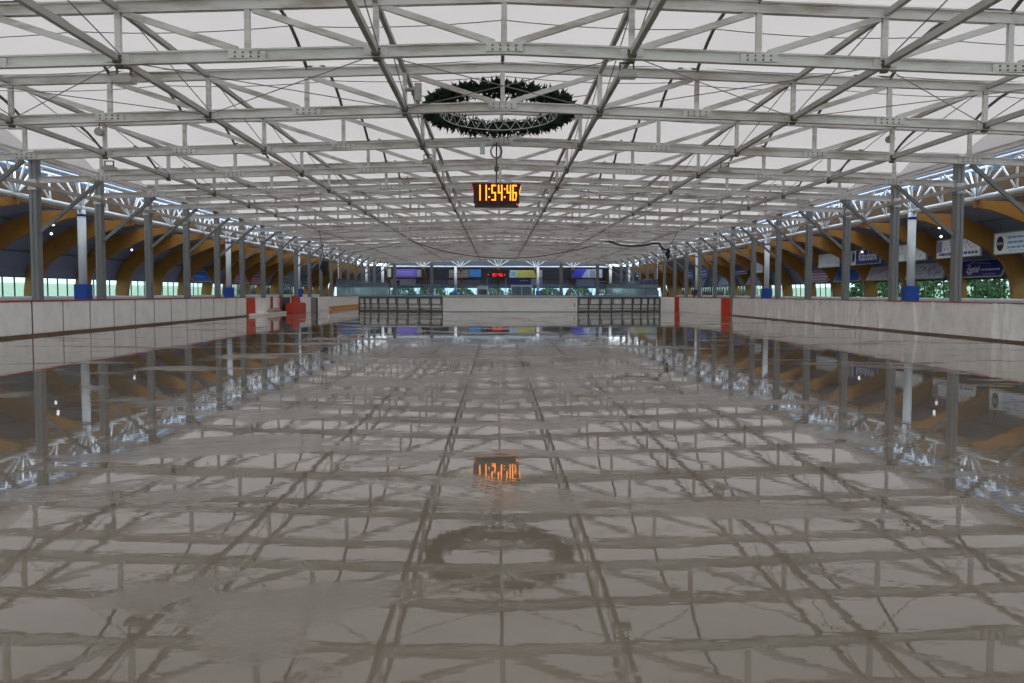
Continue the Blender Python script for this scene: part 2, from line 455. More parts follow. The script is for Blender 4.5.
# ------------------------------------------------------------------ white lattice girders, columns
XG = 20.8
ZG = 5.57
YN0 = 44.6
nodes = [YN0 + 6*k for k in range(-4, 17)]
def chord_run(name, p0, p1, r, m, parent): return MB().tube(p0, p1, r, 10).build(name, m, parent, smooth=True)
fan = []
for (dx, dy) in ((-0.45, -2.3), (0.45, -1.5), (-0.45, -0.75), (0.45, 0.0), (-0.45, 0.75), (0.45, 1.5), (-0.45, 2.3)):
    fan.append(MB().tube((0, 0, ZG), (dx, dy, 6.95), 0.05, 6).mesh('strut', M_whitesteel, True))
vee = [MB().tube((0, 3.0, ZG), (dx, 3.0+dy, 6.95), 0.05, 6).mesh('strut', M_whitesteel, True) for dx, dy in ((-0.45, -0.7), (-0.45, 0.7))]
for s in (-1, 1):
    sd = 'left' if s < 0 else 'right'
    t = thing('lattice_girder', 'long white tubular lattice girder with fanned struts behind the %s pillars' % sd, 'girder', (s*XG, 0, 0), 'white lattice girders')
    for a, b in zip(nodes[:-1], nodes[1:]):
        MB().tube((0, a, ZG), (0, b, ZG), 0.115, 10).build('bottom_chord', M_whitesteel, t, smooth=True)
    for dx in (-0.45, 0.45):
        chord_run('top_chord', (dx, nodes[0], 6.95), (dx, nodes[-1], 6.95), 0.07, M_whitesteel, t)
    for yn in nodes:
        for me in fan: put('strut', me, t, (0, yn, 0))
        if yn != nodes[-1]:
            for me in vee: put('strut', me, t, (0, yn, 0))
colm = MB().tube((0, 0, 1.8), (0, 0, ZG-0.08), 0.20, 16).mesh('shaft', M_whitesteel, True)
cap = MB().tube((0, 0, ZG-0.42), (0, 0, ZG-0.30), 0.215, 16).mesh('cap_ring', M_bluepad, True)
head = MB().tube((0, 0, ZG-0.12), (0, 0, ZG+0.1), 0.16, 12).mesh('column_head', M_whitesteel, True)
padm = {}
def pad(m):
    if m.name not in padm:
        b = MB(); w = 0.34; c = 0.07
        b.prof((0, 0, 0.0), (0, 0, 1.78), [(-w+c,-w),(w-c,-w),(w,-w+c),(w,w-c),(w-c,w),(-w+c,w),(-w,w-c),(-w,-w+c)], (0, 1, 0))
        padm[m.name] = b.mesh('base_pad', m)
    return padm[m.name]
for s in (-1, 1):
    sd = 'left' if s < 0 else 'right'
    for k in range(5):
        y = YN0 + 24*k
        m = M_navypad if (s == 1 and k == 2) else M_bluepad
        lab = 'white round column with a %s pad at its foot, %s on the %s' % ('navy swirl-marked' if m is M_navypad else 'royal blue', ORD[k], sd)
        t = thing('round_column', lab, 'column', (s*XG, y, 0), 'white round columns on the %s' % sd)
        put('shaft', colm, t); put('cap_ring', cap, t); put('column_head', head, t)
        p = put('base_pad', pad(m), t)
        if m is M_navypad:
            disc = MB()
            for (dz0, dz1, mm) in ((0, 0, None),): pass
            n = 20
            def lens(f0, f1):
                b = MB(); vs = []
                for q in range(13):
                    x = -0.26 + 0.52*q/12; r = math.sqrt(max(0, 0.27**2 - x*x))
                    lo = max(-r, min(r, f0(x))); hi = max(-r, min(r, f1(x)))
                    vs += [(x, -0.355, 1.15+lo), (x, -0.355, 1.15+hi), (x, -0.335, 1.15+lo), (x, -0.335, 1.15+hi)]
                fs = []
                for q in range(12):
                    a = 4*q; e = 4*(q+1)
                    fs += [(a, e, e+1, a+1), (a+2, a+3, e+3, e+2), (a+1, e+1, e+3, a+3), (a, a+2, e+2, e)]
                return b.add(vs, fs)
            sw = lambda x: 0.07*math.sin(x*9)
            lens(lambda x: sw(x)+0.05, lambda x: 9).build('emblem', flat((0.55, 0.03, 0.04)), p)
            lens(lambda x: sw(x)-0.05, lambda x: sw(x)+0.05).build('emblem', flat((0.75, 0.75, 0.75)), p)
            lens(lambda x: -9, lambda x: sw(x)-0.05).build('emblem', flat((0.02, 0.09, 0.45)), p)
# far girder and its columns
YE = 141.6
t = thing('lattice_girder', 'white tubular lattice girder closing the far end under the roof', 'girder', (0, YE, 0), 'white lattice girders')
for k in range(-3, 4):
    if k < 3: MB().tube((6*k, 0, ZG), (6*k+6, 0, ZG), 0.12, 8).build('bottom_chord', M_whitesteel, t, smooth=True)
    for dx in (-2.2, -0.8, 0.8, 2.2):
        if abs(6*k+dx) < 18: MB().tube((6*k, 0, ZG), (6*k+dx, -0.2, 6.9), 0.07, 6).build('strut', M_whitesteel, t)
MB().tube((-17.9, -0.2, 6.9), (17.9, -0.2, 6.9), 0.08, 8).build('top_chord', M_whitesteel, t)
for j, x in enumerate((-18.3, -6.75, 6.35, 17.9)):
    t = thing('round_column', 'white round column with a bright blue foot at the far end, %s from its left' % ORD[j], 'column', (x, YE-0.6, 0), 'white round columns at the far end')
    put('shaft', colm, t); put('column_head', head, t); put('base_pad', pad(M_litepad), t)

# ------------------------------------------------------------------ glulam arches, cladding, windows
INNER = [(5.2, 0.0), (5.2, 1.4), (5.05, 2.3), (4.65, 3.0), (3.9, 3.62), (3.0, 4.12), (1.6, 4.72), (0.6, 5.06), (-0.1, 5.16)]
OUTER = [(6.05, 0.0), (6.05, 1.5), (5.88, 2.65), (5.38, 3.63), (4.5, 4.38), (3.4, 4.95), (1.9, 5.42), (0.6, 5.45), (-0.1, 5.45)]
def arch_mesh():
    mb = MB(); n = len(INNER); vs = []
    for th in (-0.14, 0.14):
        vs += [(u, th, z) for u, z in INNER] + [(u, th, z) for u, z in OUTER]
    o = 2*n
    fs = []
    for i in range(n-1):
        fs += [(i, n+i, n+i+1, i+1), (o+i, o+i+1, o+n+i+1, o+n+i), (i, i+1, o+i+1, o+i), (n+i, o+n+i, o+n+i+1, n+i+1)]
    fs += [(0, o, o+n, n), (n-1, 2*n-1, o+2*n-1, o+n-1)]
    return mb.add(vs, fs)
arch_me = arch_mesh().mesh('timber_beam', M_wood)
shoe_me = MB().box((5.62, 0, 0.12), (1.0, 0.40, 0.24)).mesh('steel_shoe', M_frame)
arch_y = [YN0 + 6*k for k in range(-4, 17)]
def arch(x, y, rz, lab):
    t = thing('timber_arch', lab, 'arch', (x, y, 0), 'glued timber arches of the outer roof')
    t.rotation_euler = (0, 0, rz)
    put('timber_beam', arch_me, t); put('steel_shoe', shoe_me, t)
for s in (-1, 1):
    sd = 'left' if s < 0 else 'right'
    for k, y in enumerate(arch_y):
        if 109 < y < 118 or (s > 0 and 103 < y < 118): continue
        if k < 4: lab = 'curved orange-brown timber arch on the %s, outside the photo, %s before the first in view' % (sd, ORD[3-k])
        else: lab = 'curved orange-brown timber arch behind the %s pillars, %s from the camera' % (sd, ORD[k-4])
        arch(s*XG, y, 0 if s > 0 else math.pi, lab)
    for j, a in enumerate((45,)):
        arch(s*XG, YE, math.radians(a) if s > 0 else math.radians(180-a), 'timber arch in the far %s corner of the hall' % sd)
for j in range(7):
    arch(-18+6*j, YE, math.pi/2, 'timber arch of the far end roof, %s counted from the left' % ORD[j])

CL = [(p[0]+0.02, p[1]) for p in OUTER]
# cladding strips above the windows, split into three bands per bay
bands = [(2.30, 2), (2, 4), (4, 7)]
def clad_pts():
    # resampled polyline from window head to the eaves
    return [(6.05, 2.25), (5.95, 2.65), (5.45, 3.68), (4.55, 4.46), (3.43, 5.05), (2.4, 5.46), (2.1, 5.58), (1.85, 5.68)]
CP = clad_pts()
def clad_band(i0, i1, L):
    mb = MB(); vs = []; n = i1-i0+1
    for off in (0.0, 0.10):
        for i in range(i0, i1+1):
            u, z = CP[i]
            for y in (0.01, L-0.01): vs.append((u+off*0.7, y, z+off))
    o = 2*n; fs = []
    for i in range(n-1):
        fs += [(2*i, 2*i+1, 2*i+3, 2*i+2), (o+2*i, o+2*i+2, o+2*i+3, o+2*i+1), (2*i, 2*i+2, o+2*i+2, o+2*i), (2*i+1, o+2*i+1, o+2*i+3, 2*i+3)]
    fs += [(0, o, o+1, 1), (2*n-2, 2*n-1, o+2*n-1, o+2*n-2)]
    return mb.add(vs, fs).mesh('cladding_panel', M_clad)
cb = [clad_band(0, 2, 6.0), clad_band(2, 4, 6.0), clad_band(4, 5, 6.0), clad_band(5, 7, 6.0)]
M_skylight = bpy.data.materials.new('blue_translucent_strip'); M_skylight.use_nodes = True
_t = M_skylight.node_tree; _t.nodes.clear()
_o = _t.nodes.new('ShaderNodeOutputMaterial'); _a = _t.nodes.new('ShaderNodeBsdfTranslucent'); _a.inputs[0].default_value = (0.07, 0.115, 0.185, 1)
_d = _t.nodes.new('ShaderNodeBsdfDiffuse'); _d.inputs[0].default_value = (0.20, 0.28, 0.42, 1)
_m = _t.nodes.new('ShaderNodeMixShader'); _m.inputs[0].default_value = 0.4
_t.links.new(_a.outputs[0], _m.inputs[1]); _t.links.new(_d.outputs[0], _m.inputs[2]); _t.links.new(_m.outputs[0], _o.inputs[0])
sky_strip = MB().bar((1.86, 0.01, 7.65), (1.86, 5.99, 7.65), 0.03, 1.2).mesh('skylight_strip', M_skylight)
riser = MB().bar((1.88, 0.01, 6.35), (1.88, 5.99, 6.35), 0.08, 1.4).mesh('timber_fascia', mat('dark_timber_fascia', (0.075, 0.032, 0.007), 0.7))
lowwall = MB().box((6.0, 3.0, 0.42), (0.2, 5.98, 0.84)).mesh('plinth_panel', M_grey)
joint = MB().bar((5.42, 0.15, 3.62), (5.42, 5.85, 3.62), 0.06, 0.06).mesh('joint_rail', M_frame)
joint2 = MB().bar((3.36, 0.15, 4.99), (3.36, 5.85, 4.99), 0.06, 0.06).mesh('joint_rail', M_frame)
win_pane = MB().box((6.0, 0.6, 1.55), (0.02, 1.12, 1.36)).mesh('pane', M_window)
win_mull = MB().bar((6.0, 0.0, 0.86), (5.96, 0.10, 2.24), 0.07, 0.06, (1, 0, 0)).mesh('mullion', M_frame)
win_fr = MB().box((6.0, 3.0, 0.87), (0.12, 5.96, 0.06)).box((6.0, 3.0, 2.24), (0.12, 5.96, 0.06)).mesh('window_frame', M_frame)
wn = 0
for s in (-1, 1):
    wl = struct_empty('wall_left' if s < 0 else 'wall_right', (s*XG, 0, 0))
    rz = 0.0 if s > 0 else math.pi
    for k in range(len(arch_y)-1):
        y = arch_y[k]
        base = (0, y, 0)
        for me in cb + [lowwall, joint, joint2, sky_strip, riser]:
            o = put(me.name.split('.')[0], me, wl, (0, y if s > 0 else y+6, 0)); o.rotation_euler = (0, 0, rz)
        wn += 1
        w = struct_empty('window_%d' % wn, (s*XG, y if s > 0 else y+6, 0)); w.rotation_euler = (0, 0, rz)
        put('window_frame', win_fr, w)
        for q in range(5):
            put('pane', win_pane, w, (0, 0.0 + 1.2*q, 0))
            if q: put('mullion', win_mull, w, (0, 1.2*q - 0.05, 0))
M_gable = mat('dark_gable_cladding', (0.07, 0.085, 0.115), 0.6)
wb = struct_empty('wall_back', (0, YE, 0))
for j in range(8):
    xx = -24 + 6*j
    if abs(xx + 3) > 21: continue
    for me in cb + [lowwall, joint, joint2]:
        o = put(me.name.split('.')[0], me, wb, (xx+6, 0, 0)); o.rotation_euler = (0, 0, math.pi/2)
    wn += 1
    w = struct_empty('window_%d' % wn, (xx+6, YE, 0)); w.rotation_euler = (0, 0, math.pi/2)
    put('window_frame', win_fr, w)
    for q in range(5):
        put('pane', win_pane, w, (0, 1.2*q, 0))
        if q: put('mullion', win_mull, w, (0, 1.2*q - 0.05, 0))
for j in range(6):
    MB().bar((-18+6*j+0.01, 1.88, 6.95), (-18+6*j+5.99, 1.88, 6.95), 0.05, 2.6).build('gable_panel', M_gable, wb)
def corner(s):
    mb = MB(); n = 9; prof = [(6.0, 0.0)] + [(6.0, 0.9)] ; vs = []
    P = [(6.0, 0.0), (6.0, 0.88)]
    for a in range(n+1):
        th = math.radians(90*a/n)
        for (u, z) in P + CP: vs.append((s*u*math.cos(th), u*math.sin(th), z))
    m = len(P+CP); fs = []
    for a in range(n):
        for i in range(m-1):
            if i == 1: continue
            fs.append((a*m+i, a*m+i+1, (a+1)*m+i+1, (a+1)*m+i))
    return mb.add(vs, fs)
for s in (-1, 1):
    o = corner(s).build('corner_cladding', M_clad, wb, (s*XG, 0, 0))
    wn += 1
    w = struct_empty('window_%d' % wn, (s*XG, YE, 0))
    for a in range(9):
        t0, t1 = math.radians(10*a), math.radians(10*a+10)
        MB().bar((s*6*math.cos(t0), 6*math.sin(t0), 1.55), (s*6*math.cos(t1), 6*math.sin(t1), 1.55), 0.02, 1.36).build('pane', M_window, w)
        MB().bar((s*6*math.cos(t0), 6*math.sin(t0), 0.86), (s*6*math.cos(t0), 6*math.sin(t0), 2.26), 0.07, 0.06).build('mullion', M_frame, w)

# white outer boards of the skating lane
for s in (-1, 1):
    sd = 'left' if s < 0 else 'right'
    t = thing('lane_board', 'low white outer board with a bright cap behind the %s pillars' % sd, 'board', (s*23.6, 0, 0), 'outer lane boards')
    for k in range(16):
        MB().box((0, 24 + 6*k, 0.55), (0.10, 5.97, 1.10)).build('board_panel', M_whitecap, t)
    MB().box((0, 69, 1.14), (0.26, 96, 0.09)).build('cap_rail', M_whitecap, t)

# ------------------------------------------------------------------ rink boards
def boards(x, y0, n, step, lab, h=1.10, cloth=False, s=1):
    t = thing('rink_boards', lab, 'boards', (x, 0, 0))
    for k in range(n):
        yc = y0 + step*(k+0.5)
        if not cloth:
            b = MB(); w = 0.055; e = 0.02
            # padded panel with soft edges
            b.box((0, yc, h/2+0.02), (0.09, step-0.03, h-0.06))
            b.box((-s*0.03, yc, h/2+0.02), (0.09, step-0.10, h-0.14))
            b.build('board_panel', M_board, t)
            MB().box((-s*0.045, yc+step/2, h/2), (0.07, 0.035, h-0.04)).build('panel_joint', M_seam if k == 11 else M_joint, t)
    L = n*step
    MB().box((0, y0+L/2, h+0.015), (0.16, L, 0.05)).build('cap_rail', M_redrail, t)
    MB().box((-s*0.10, y0+L/2, 0.035), (0.22, L, 0.07)).build('sill', M_kick, t)
    return t
M_joint = mat('grey_panel_joint', (0.36, 0.32, 0.29), 0.7)
XL = -14.95
boards(XL, 4.3, 24, 2.0, 'white padded rink boards with red cap rail along the left side', s=-1)
# right: boards hidden under a wrinkled tarpaulin
XR = 14.95
t = thing('rink_boards', 'rink boards along the right side under a wrinkled grey-white tarpaulin', 'boards', (XR, 0, 0))
random.seed(3)
folds = [(random.uniform(4, 56), random.uniform(0.05, 0.13), random.uniform(-0.7, 0.7), random.uniform(0.05, 0.12)) for _ in range(70)]
def fold(y, z):
    d = 0.0
    for (fy, w, sl, am) in folds:
        q = (y - fy - sl*(z-0.55))/w
        if abs(q) < 3: d += am*math.exp(-q*q)*(0.25 + 0.75*(1-z/1.1) if sl > 0 else 0.4+0.6*z/1.1)
    return d
b = MB(); ny, nz = 1500, 9; vs = []
for i in range(ny+1):
    y = 4 + 52.2*i/ny
    for j in range(nz+1):
        z = 0.04 + 1.08*j/nz
        vs.append((-0.06 - 0.05*(1-j/nz) - fold(y, z), y, z))
fs = [(i*(nz+1)+j, (i+1)*(nz+1)+j, (i+1)*(nz+1)+j+1, i*(nz+1)+j+1) for i in range(ny) for j in range(nz)]
b.add(vs, fs); b.build('tarpaulin', M_cloth, t, smooth=True)
for k in range(26):
    MB().box((0.03, 5 + 2*k, 0.55), (0.09, 1.98, 1.08)).build('board_panel', M_board, t)
MB().box((0.0, 30.1, 1.125), (0.17, 52.2, 0.03)).build('cap_rail', M_redrail, t)
MB().box((-0.14, 30.1, 0.03), (0.24, 52.2, 0.06)).build('sill', M_kick, t)
# right gate: red end pads and angled boards
def seg_board(name, lab, p0, p1, m, h=1.1, th=0.10, cap=None, cat='board', group=None, n=1, kick=None):
    p0 = Vector((*p0, 0)); p1 = Vector((*p1, 0)); d = p1-p0
    t = thing(name, lab, cat, tuple(p0), group)
    for k in range(n):
        a = d*(k/n) + d.normalized()*0.012; e = d*((k+1)/n) - d.normalized()*0.012
        MB().bar(a + Vector((0, 0, h/2)), e + Vector((0, 0, h/2)), th, h).build('board_panel', m, t)
    if cap: MB().bar(Vector((0, 0, h+0.02)), d + Vector((0, 0, h+0.02)), th+0.06, 0.05).build('cap_rail', cap, t)
    if kick: MB().bar(Vector((0, 0, 0.17)), d + Vector((0, 0, 0.17)), th+0.04, 0.26).build('kick_strip', kick, t)
    return t
seg_board('end_pad', 'red end pad on the near side of the right gate', (14.40, 57.2), (14.95, 57.2), M_redpad, 1.12, 0.35, cat='pad', group='red gate pads')
seg_board('end_pad', 'red end pad at the far end of the right gate boards', (13.50, 68.2), (13.90, 68.2), M_redpad, 1.15, 0.25, cat='pad', group='red gate pads')
seg_board('gate_board', 'white boards between the two red pads on the right', (14.75, 57.8), (13.95, 67.9), M_board, 1.1, 0.1, M_redrail, n=5)
seg_board('gate_board', 'white panel beside the right end of the steel grid barrier', (12.35, 67.6), (13.5, 68.0), M_board, 1.1, 0.1)
# left gate
def lx(y): return -14.9 + (y-52.0)*0.0625
seg_board('end_pad', 'upright red pad at the start of the left gate', (lx(52.8)-0.15, 52.75), (lx(54.0)-0.15, 54.1), M_redpad, 1.1, 0.16, cat='pad', group='red gate pads')
seg_board('gate_board', 'two white gate boards with thin red posts on the left', (lx(54.15)-0.1, 54.2), (lx(59)-0.1, 59.1), M_board, 1.05, 0.1, None, n=3)
for j, y in enumerate((56.9, 58.7)):
    o = MB().box((0, 0, 0.57), (0.12, 0.12, 1.14)).build('gate_post', M_redrail, None, (lx(y)+0.05, y, 0)); tag(o, 'thin red gate post on the left, %s the grey heap' % ('in front of' if j == 0 else 'behind'), 'post', 'thin red gate posts')
o = MB().box((0.0, 3.4, 0.08), (0.6, 6.8, 0.14)).build('threshold_slab', M_board, None, (lx(55)+0.22, 52.5, 0)); tag(o, 'low white threshold slab across the left gate opening', 'threshold')
b = MB(); vs = []
for i in range(7):
    for j in range(13):
        th = math.pi*0.5*i/6; ph = 2*math.pi*j/13; r = 1 + 0.12*math.sin(3*ph+i)
        vs.append((0.20*r*math.cos(th)*math.cos(ph), 1.55*r*math.cos(th)*math.sin(ph), 0.30*math.sin(th)))
b.add(vs, [(i*13+j, i*13+(j+1) % 13, (i+1)*13+(j+1) % 13, (i+1)*13+j) for i in range(6) for j in range(13)])
o = b.build('slush_heap', mat('brown_grey_slush', (0.34, 0.26, 0.20), 0.8, 0, (0.20, 0.14, 0.10), 0.7, 4), None, (lx(57)+0.22, 56.9, 0.15), True); tag(o, 'low brown-grey heap lying on the threshold of the left gate', 'heap')
t = thing('barrier_block', 'low red barrier block at the left gate', 'barrier', (lx(61.5), 61.55, 0))
MB().box((0.25, 0, 0.32), (0.5, 4.0, 0.62)).build('body', M_redpad, t); MB().box((0.25, 0, 0.66), (0.4, 3.8, 0.07)).build('top_lip', M_redpad, t)
seg_board('end_pad', 'tall red pad standing behind the low red block', (lx(62)-0.15, 62.0), (lx(63.4)-0.15, 63.4), M_redpad, 1.14, 0.16, cat='pad', group='red gate pads')
seg_board('rear_panel', 'dark teal panel behind the low red block', (lx(59.2)-0.3, 59.2), (lx(61.9)-0.3, 61.9), M_dark, 1.08, 0.08, cat='panel')
seg_board('gate_board', 'white board just beyond the tall red pad on the left', (lx(63.6), 63.6), (lx(66), 66.0), M_board, 1.08, 0.1)
seg_board('rear_panel', 'dark recessed panel in the gap of the left boards', (lx(66.1)-0.2, 66.1), (lx(68.2)-0.2, 68.2), M_grey, 1.05, 0.08, cat='panel')
o = MB().box((0, 0, 0.5), (0.10, 0.12, 1.0)).build('gate_post', M_black, None, (lx(67.8), 67.9, 0)); tag(o, 'short black gate post at the end of the dark recess', 'post')
seg_board('gate_board', 'grey-white end panel between the dark recess and the orange strip', (-13.9, 68.4), (-13.68, 71.2), M_board, 1.08, 0.1)
seg_board('rink_boards', 'white rink boards with orange kick strip beyond the left end of the grid', (-13.62, 71.5), (-13.8, 112.0), M_board, 1.08, 0.1, M_capblue, n=18, kick=M_orange)
seg_board('rink_boards', 'white rink boards of the rear rink beyond the right end of the grid', (13.4, 71.4), (13.7, 112.0), M_board, 1.08, 0.1, M_capblue, n=18, kick=M_orange)
seg_board('rink_boards', 'white far end boards of the rear rink', (-9, 119), (9, 119), M_board, 1.08, 0.1, M_capblue, n=9, kick=M_orange)
for s in (-1, 1):
    seg_board('rink_boards', 'white angled corner boards of the rear rink on the %s' % ('left' if s < 0 else 'right'), (s*13.7, 112.1), (s*9.05, 119), M_board, 1.08, 0.1, M_capblue, n=4, kick=M_orange)
def glass_run(lab, p0, p1, n, z0=1.12, z1=2.6):
    p0 = Vector((*p0, 0)); p1 = Vector((*p1, 0)); d = p1-p0
    t = thing('shield_glass', lab, 'glass', tuple(p0), 'clear shields on the rear rink boards')
    for k in range(n):
        a = d*(k/n) + d.normalized()*0.04; e = d*((k+1)/n) - d.normalized()*0.04
        MB().bar(a + Vector((0, 0, (z0+z1)/2)), e + Vector((0, 0, (z0+z1)/2)), 0.015, z1-z0).build('pane', M_plexi, t)
        MB().box(d*(k/n) + Vector((0, 0, (z0+z1)/2)), (0.035, 0.035, z1-z0)).build('glass_post', M_grey, t)
glass_run('clear shields on the left boards of the rear rink', (-13.66, 75), (-13.8, 112.0), 15)
glass_run('clear shields on the right boards of the rear rink', (13.45, 75), (13.7, 112.0), 15)
glass_run('clear shields on the far end boards of the rear rink', (-9, 119), (9, 119), 8)
glass_run('clear shields on the left corner of the rear rink', (-13.7, 112.1), (-9.05, 119), 3)
glass_run('clear shields on the right corner of the rear rink', (13.7, 112.1), (9.05, 119), 3)

# barrier across the rink: white centre between two steel grids
def PX(px, d): return CAMX + (px - 497.0)*d/885.0
def grid(pxs, lab):
    xs = []
    n = len(pxs)
    for px in pxs:
        q = abs(px-510)/150.0
        d = 65.9 + 1.6*max(0, q-0.45)/0.55
        xs.append((PX(px, d), d))
    t = thing('grid_barrier', lab, 'barrier', (xs[0][0], xs[0][1], 0), 'steel framed barriers')
    o = Vector((xs[0][0], xs[0][1], 0))
    P = [Vector((x, y, 0)) - o for x, y in xs]
    for i, p in enumerate(P):
        MB().box(p + Vector((0, 0, 0.53)), (0.10, 0.14, 1.04)).build('post', M_frame, t)
        if i < len(P)-1:
            q = P[i+1]
            MB().bar(p + Vector((0, 0.10, 0.53)), q + Vector((0, 0.10, 0.53)), 0.04, 0.98).build('panel', M_board, t)
            for z, hh in ((1.03, 0.09), (0.56, 0.055), (0.26, 0.045), (0.05, 0.12)):
                MB().bar(p + Vector((0, 0, z)), q + Vector((0, 0, z)), 0.08, hh).build('rail', M_frame, t)
            r = p.lerp(q, 0.84 if px < 497 else 0.16)
            MB().box(r + Vector((0, 0, 0.80)), (0.05, 0.07, 0.5)).build('stub_brace', M_frame, t)
    MB().path([p + Vector((0, 0.05, 1.13)) for p in P], 0.07, 6).build('top_rail', M_capblue, t)
grid([359.6, 365.2, 371.2, 379.0, 388.2, 397.3, 408.2, 419.6, 431.2, 442.6], 'steel grid barrier with pale panels left of the white centre panel')
grid([577.8, 588.5, 600.0, 611.5, 622.5, 632.5, 641.0, 648.0, 654.5, 660.0], 'steel grid barrier with pale panels right of the white centre panel')
x0, x1 = PX(442.9, 65.8), PX(577.4, 65.8)
t = thing('centre_barrier', 'long plain white barrier panel in the middle of the ice', 'barrier', ((x0+x1)/2, 65.8, 0))
w = x1-x0
for k in range(5): MB().box((-w/2 + w*(k+0.5)/5, 0, 0.55), (w/5-0.006, 0.10, 1.02)).build('board_panel', M_board, t)
MB().box((0, -0.03, 0.09), (w, 0.10, 0.12)).build('kick_strip', M_whitecap, t)
MB().box((0, -0.02, 0.015), (w, 0.14, 0.03)).build('bottom_rail', M_frame, t)
MB().box((0, 0, 1.09), (w, 0.16, 0.07)).build('top_rail', M_capblue, t)
MB().box((w/2-0.22, -0.07, 0.52), (0.05, 0.05, 0.24)).build('latch', M_black, t)

# ------------------------------------------------------------------ hanging clock
SEG = {'0': 'abcdef', '1': 'bc', '2': 'abged', '4': 'fgbc', '5': 'afgcd', '6': 'afgedc'}
M_led = mat('led_amber', (0.9, 0.4, 0.02), 0.5, emit=(1.0, 0.28, 0.015), estr=2.4)
M_ledr = mat('led_red', (0.8, 0.05, 0.02), 0.5, emit=(1.0, 0.04, 0.02), estr=0.8)
M_face = mat('dark_red_display', (0.045, 0.004, 0.003), 0.4)
def seven(ch, x, w, h, th):
    b = MB(); y = -0.012; hw = w/2; hh = h/2
    R = {'a': (0, hh-th/2, w, th), 'g': (0, 0, w, th), 'd': (0, -hh+th/2, w, th), 'f': (-hw+th/2, hh/2, th, hh), 'b': (hw-th/2, hh/2, th, hh), 'e': (-hw+th/2, -hh/2, th, hh), 'c': (hw-th/2, -hh/2, th, hh)}
    if ch == ':':
        for z in (-0.14, 0.12): b.box((x, y, z), (th*1.1, 0.02, th*1.3))
    else:
        for k in SEG[ch]:
            cx, cz, a, e = R[k]; b.box((x+cx, y, cz), (a, 0.02, e))
    return b
ct = thing('hanging_clock', 'four-sided hanging clock with amber digits 11:54:46 under the ridge', 'clock', (PX(496.3, 31.0), 31.0, 4.77))
ct.scale = (1.05, 1.05, 1.05)
HWc, HH, TOPO = 0.80, 0.33, 0.0
bd = MB()
ht, hb = 0.74, 0.60      # half depth at top and bottom: faces lean downwards
vs = [(-0.66, -ht, HH), (0.66, -ht, HH), (0.66, ht, HH), (-0.66, ht, HH), (-0.60, -hb, -HH), (0.60, -hb, -HH), (0.60, hb, -HH), (-0.60, hb, -HH)]
bd.add(vs, [(0,3,2,1),(4,5,6,7),(0,1,5,4),(1,2,6,5),(2,3,7,6),(3,0,4,7)]).build('housing', M_black, ct)
ang = math.atan2(ht-hb, 2*HH)
def face(rz, m_dig):
    f = bpy.data.objects.new('display', MB().box((0, 0, 0), (1.48, 0.05, 0.66)).mesh('display', M_face)); C.objects.link(f); f.parent = ct
    rot = Matrix.Rotation(rz, 4, 'Z')
    f.matrix_local = rot @ Matrix.Translation((0, -(ht+hb)/2 - 0.03, 0)) @ Matrix.Rotation(ang, 4, 'X')
    xs = {0: -0.56, 1: -0.36, 2: -0.235, 3: -0.09, 4: 0.12, 5: 0.265, 6: 0.40, 7: 0.585}
    for i, ch in enumerate('11:54:46'):
        seven(ch, xs[i], 0.145 if ch != '1' else 0.10, 0.50, 0.042).build('digit', m_dig, f, (0, -0.024, 0.03))
for q in range(4): face(q*math.pi/2, M_led if q != 3 else M_ledr)
MB().tube((0, 0, HH), (0, 0, (zb(0)-0.1-4.77)/1.05), 0.025, 8).build('hanger_rod', M_frame, ct)
MB().box((0, 0, HH+0.55), (0.14, 0.14, 0.16)).build('junction_box', M_bolt, ct)
# coil of cable
pts = [(0.19*math.cos(a*2*math.pi/20), 0.02*math.sin(a*2.1), 0.22*math.sin(a*2*math.pi/20)) for a in range(20)]
o = MB().path(pts, 0.028, 6, True).build('cable_coil', M_frame, None, (PX(496, 31.4), 31.35, 6.35), True); tag(o, 'round coil of spare cable hanging above the clock', 'cable')

# ------------------------------------------------------------------ fir wreath
wt = thing('fir_wreath', 'large round fir garland wreath on an aluminium truss ring under the ridge', 'wreath', (PX(498.5, 28.4), 28.45, 7.19))
wt.rotation_euler = (math.radians(-4.5), 0, 0)
RW = 2.10
n = 60
ring = lambda r, z: [(r*math.cos(2*math.pi*i/n), r*math.sin(2*math.pi*i/n), z) for i in range(n)]
MB().path(ring(RW-0.24, 0.16), 0.018, 6, True).build('ring_tube', M_ringalu, wt, smooth=True)
MB().path(ring(RW-0.24, -0.14), 0.018, 6, True).build('ring_tube', M_ringalu, wt, smooth=True)
MB().path(ring(RW+0.06, 0.01), 0.018, 6, True).build('ring_tube', M_ringalu, wt, smooth=True)
zz = MB()
r0 = ring(RW-0.24, 0.16); r1 = ring(RW-0.24, -0.14)
for i in range(0, n, 1):
    zz.tube(r0[i] if i % 2 == 0 else r1[i], r1[(i+1) % n] if i % 2 == 0 else r0[(i+1) % n], 0.012, 4)
zz.build('ring_lattice', M_ringalu, wt)
random.seed(11)
g = MB()
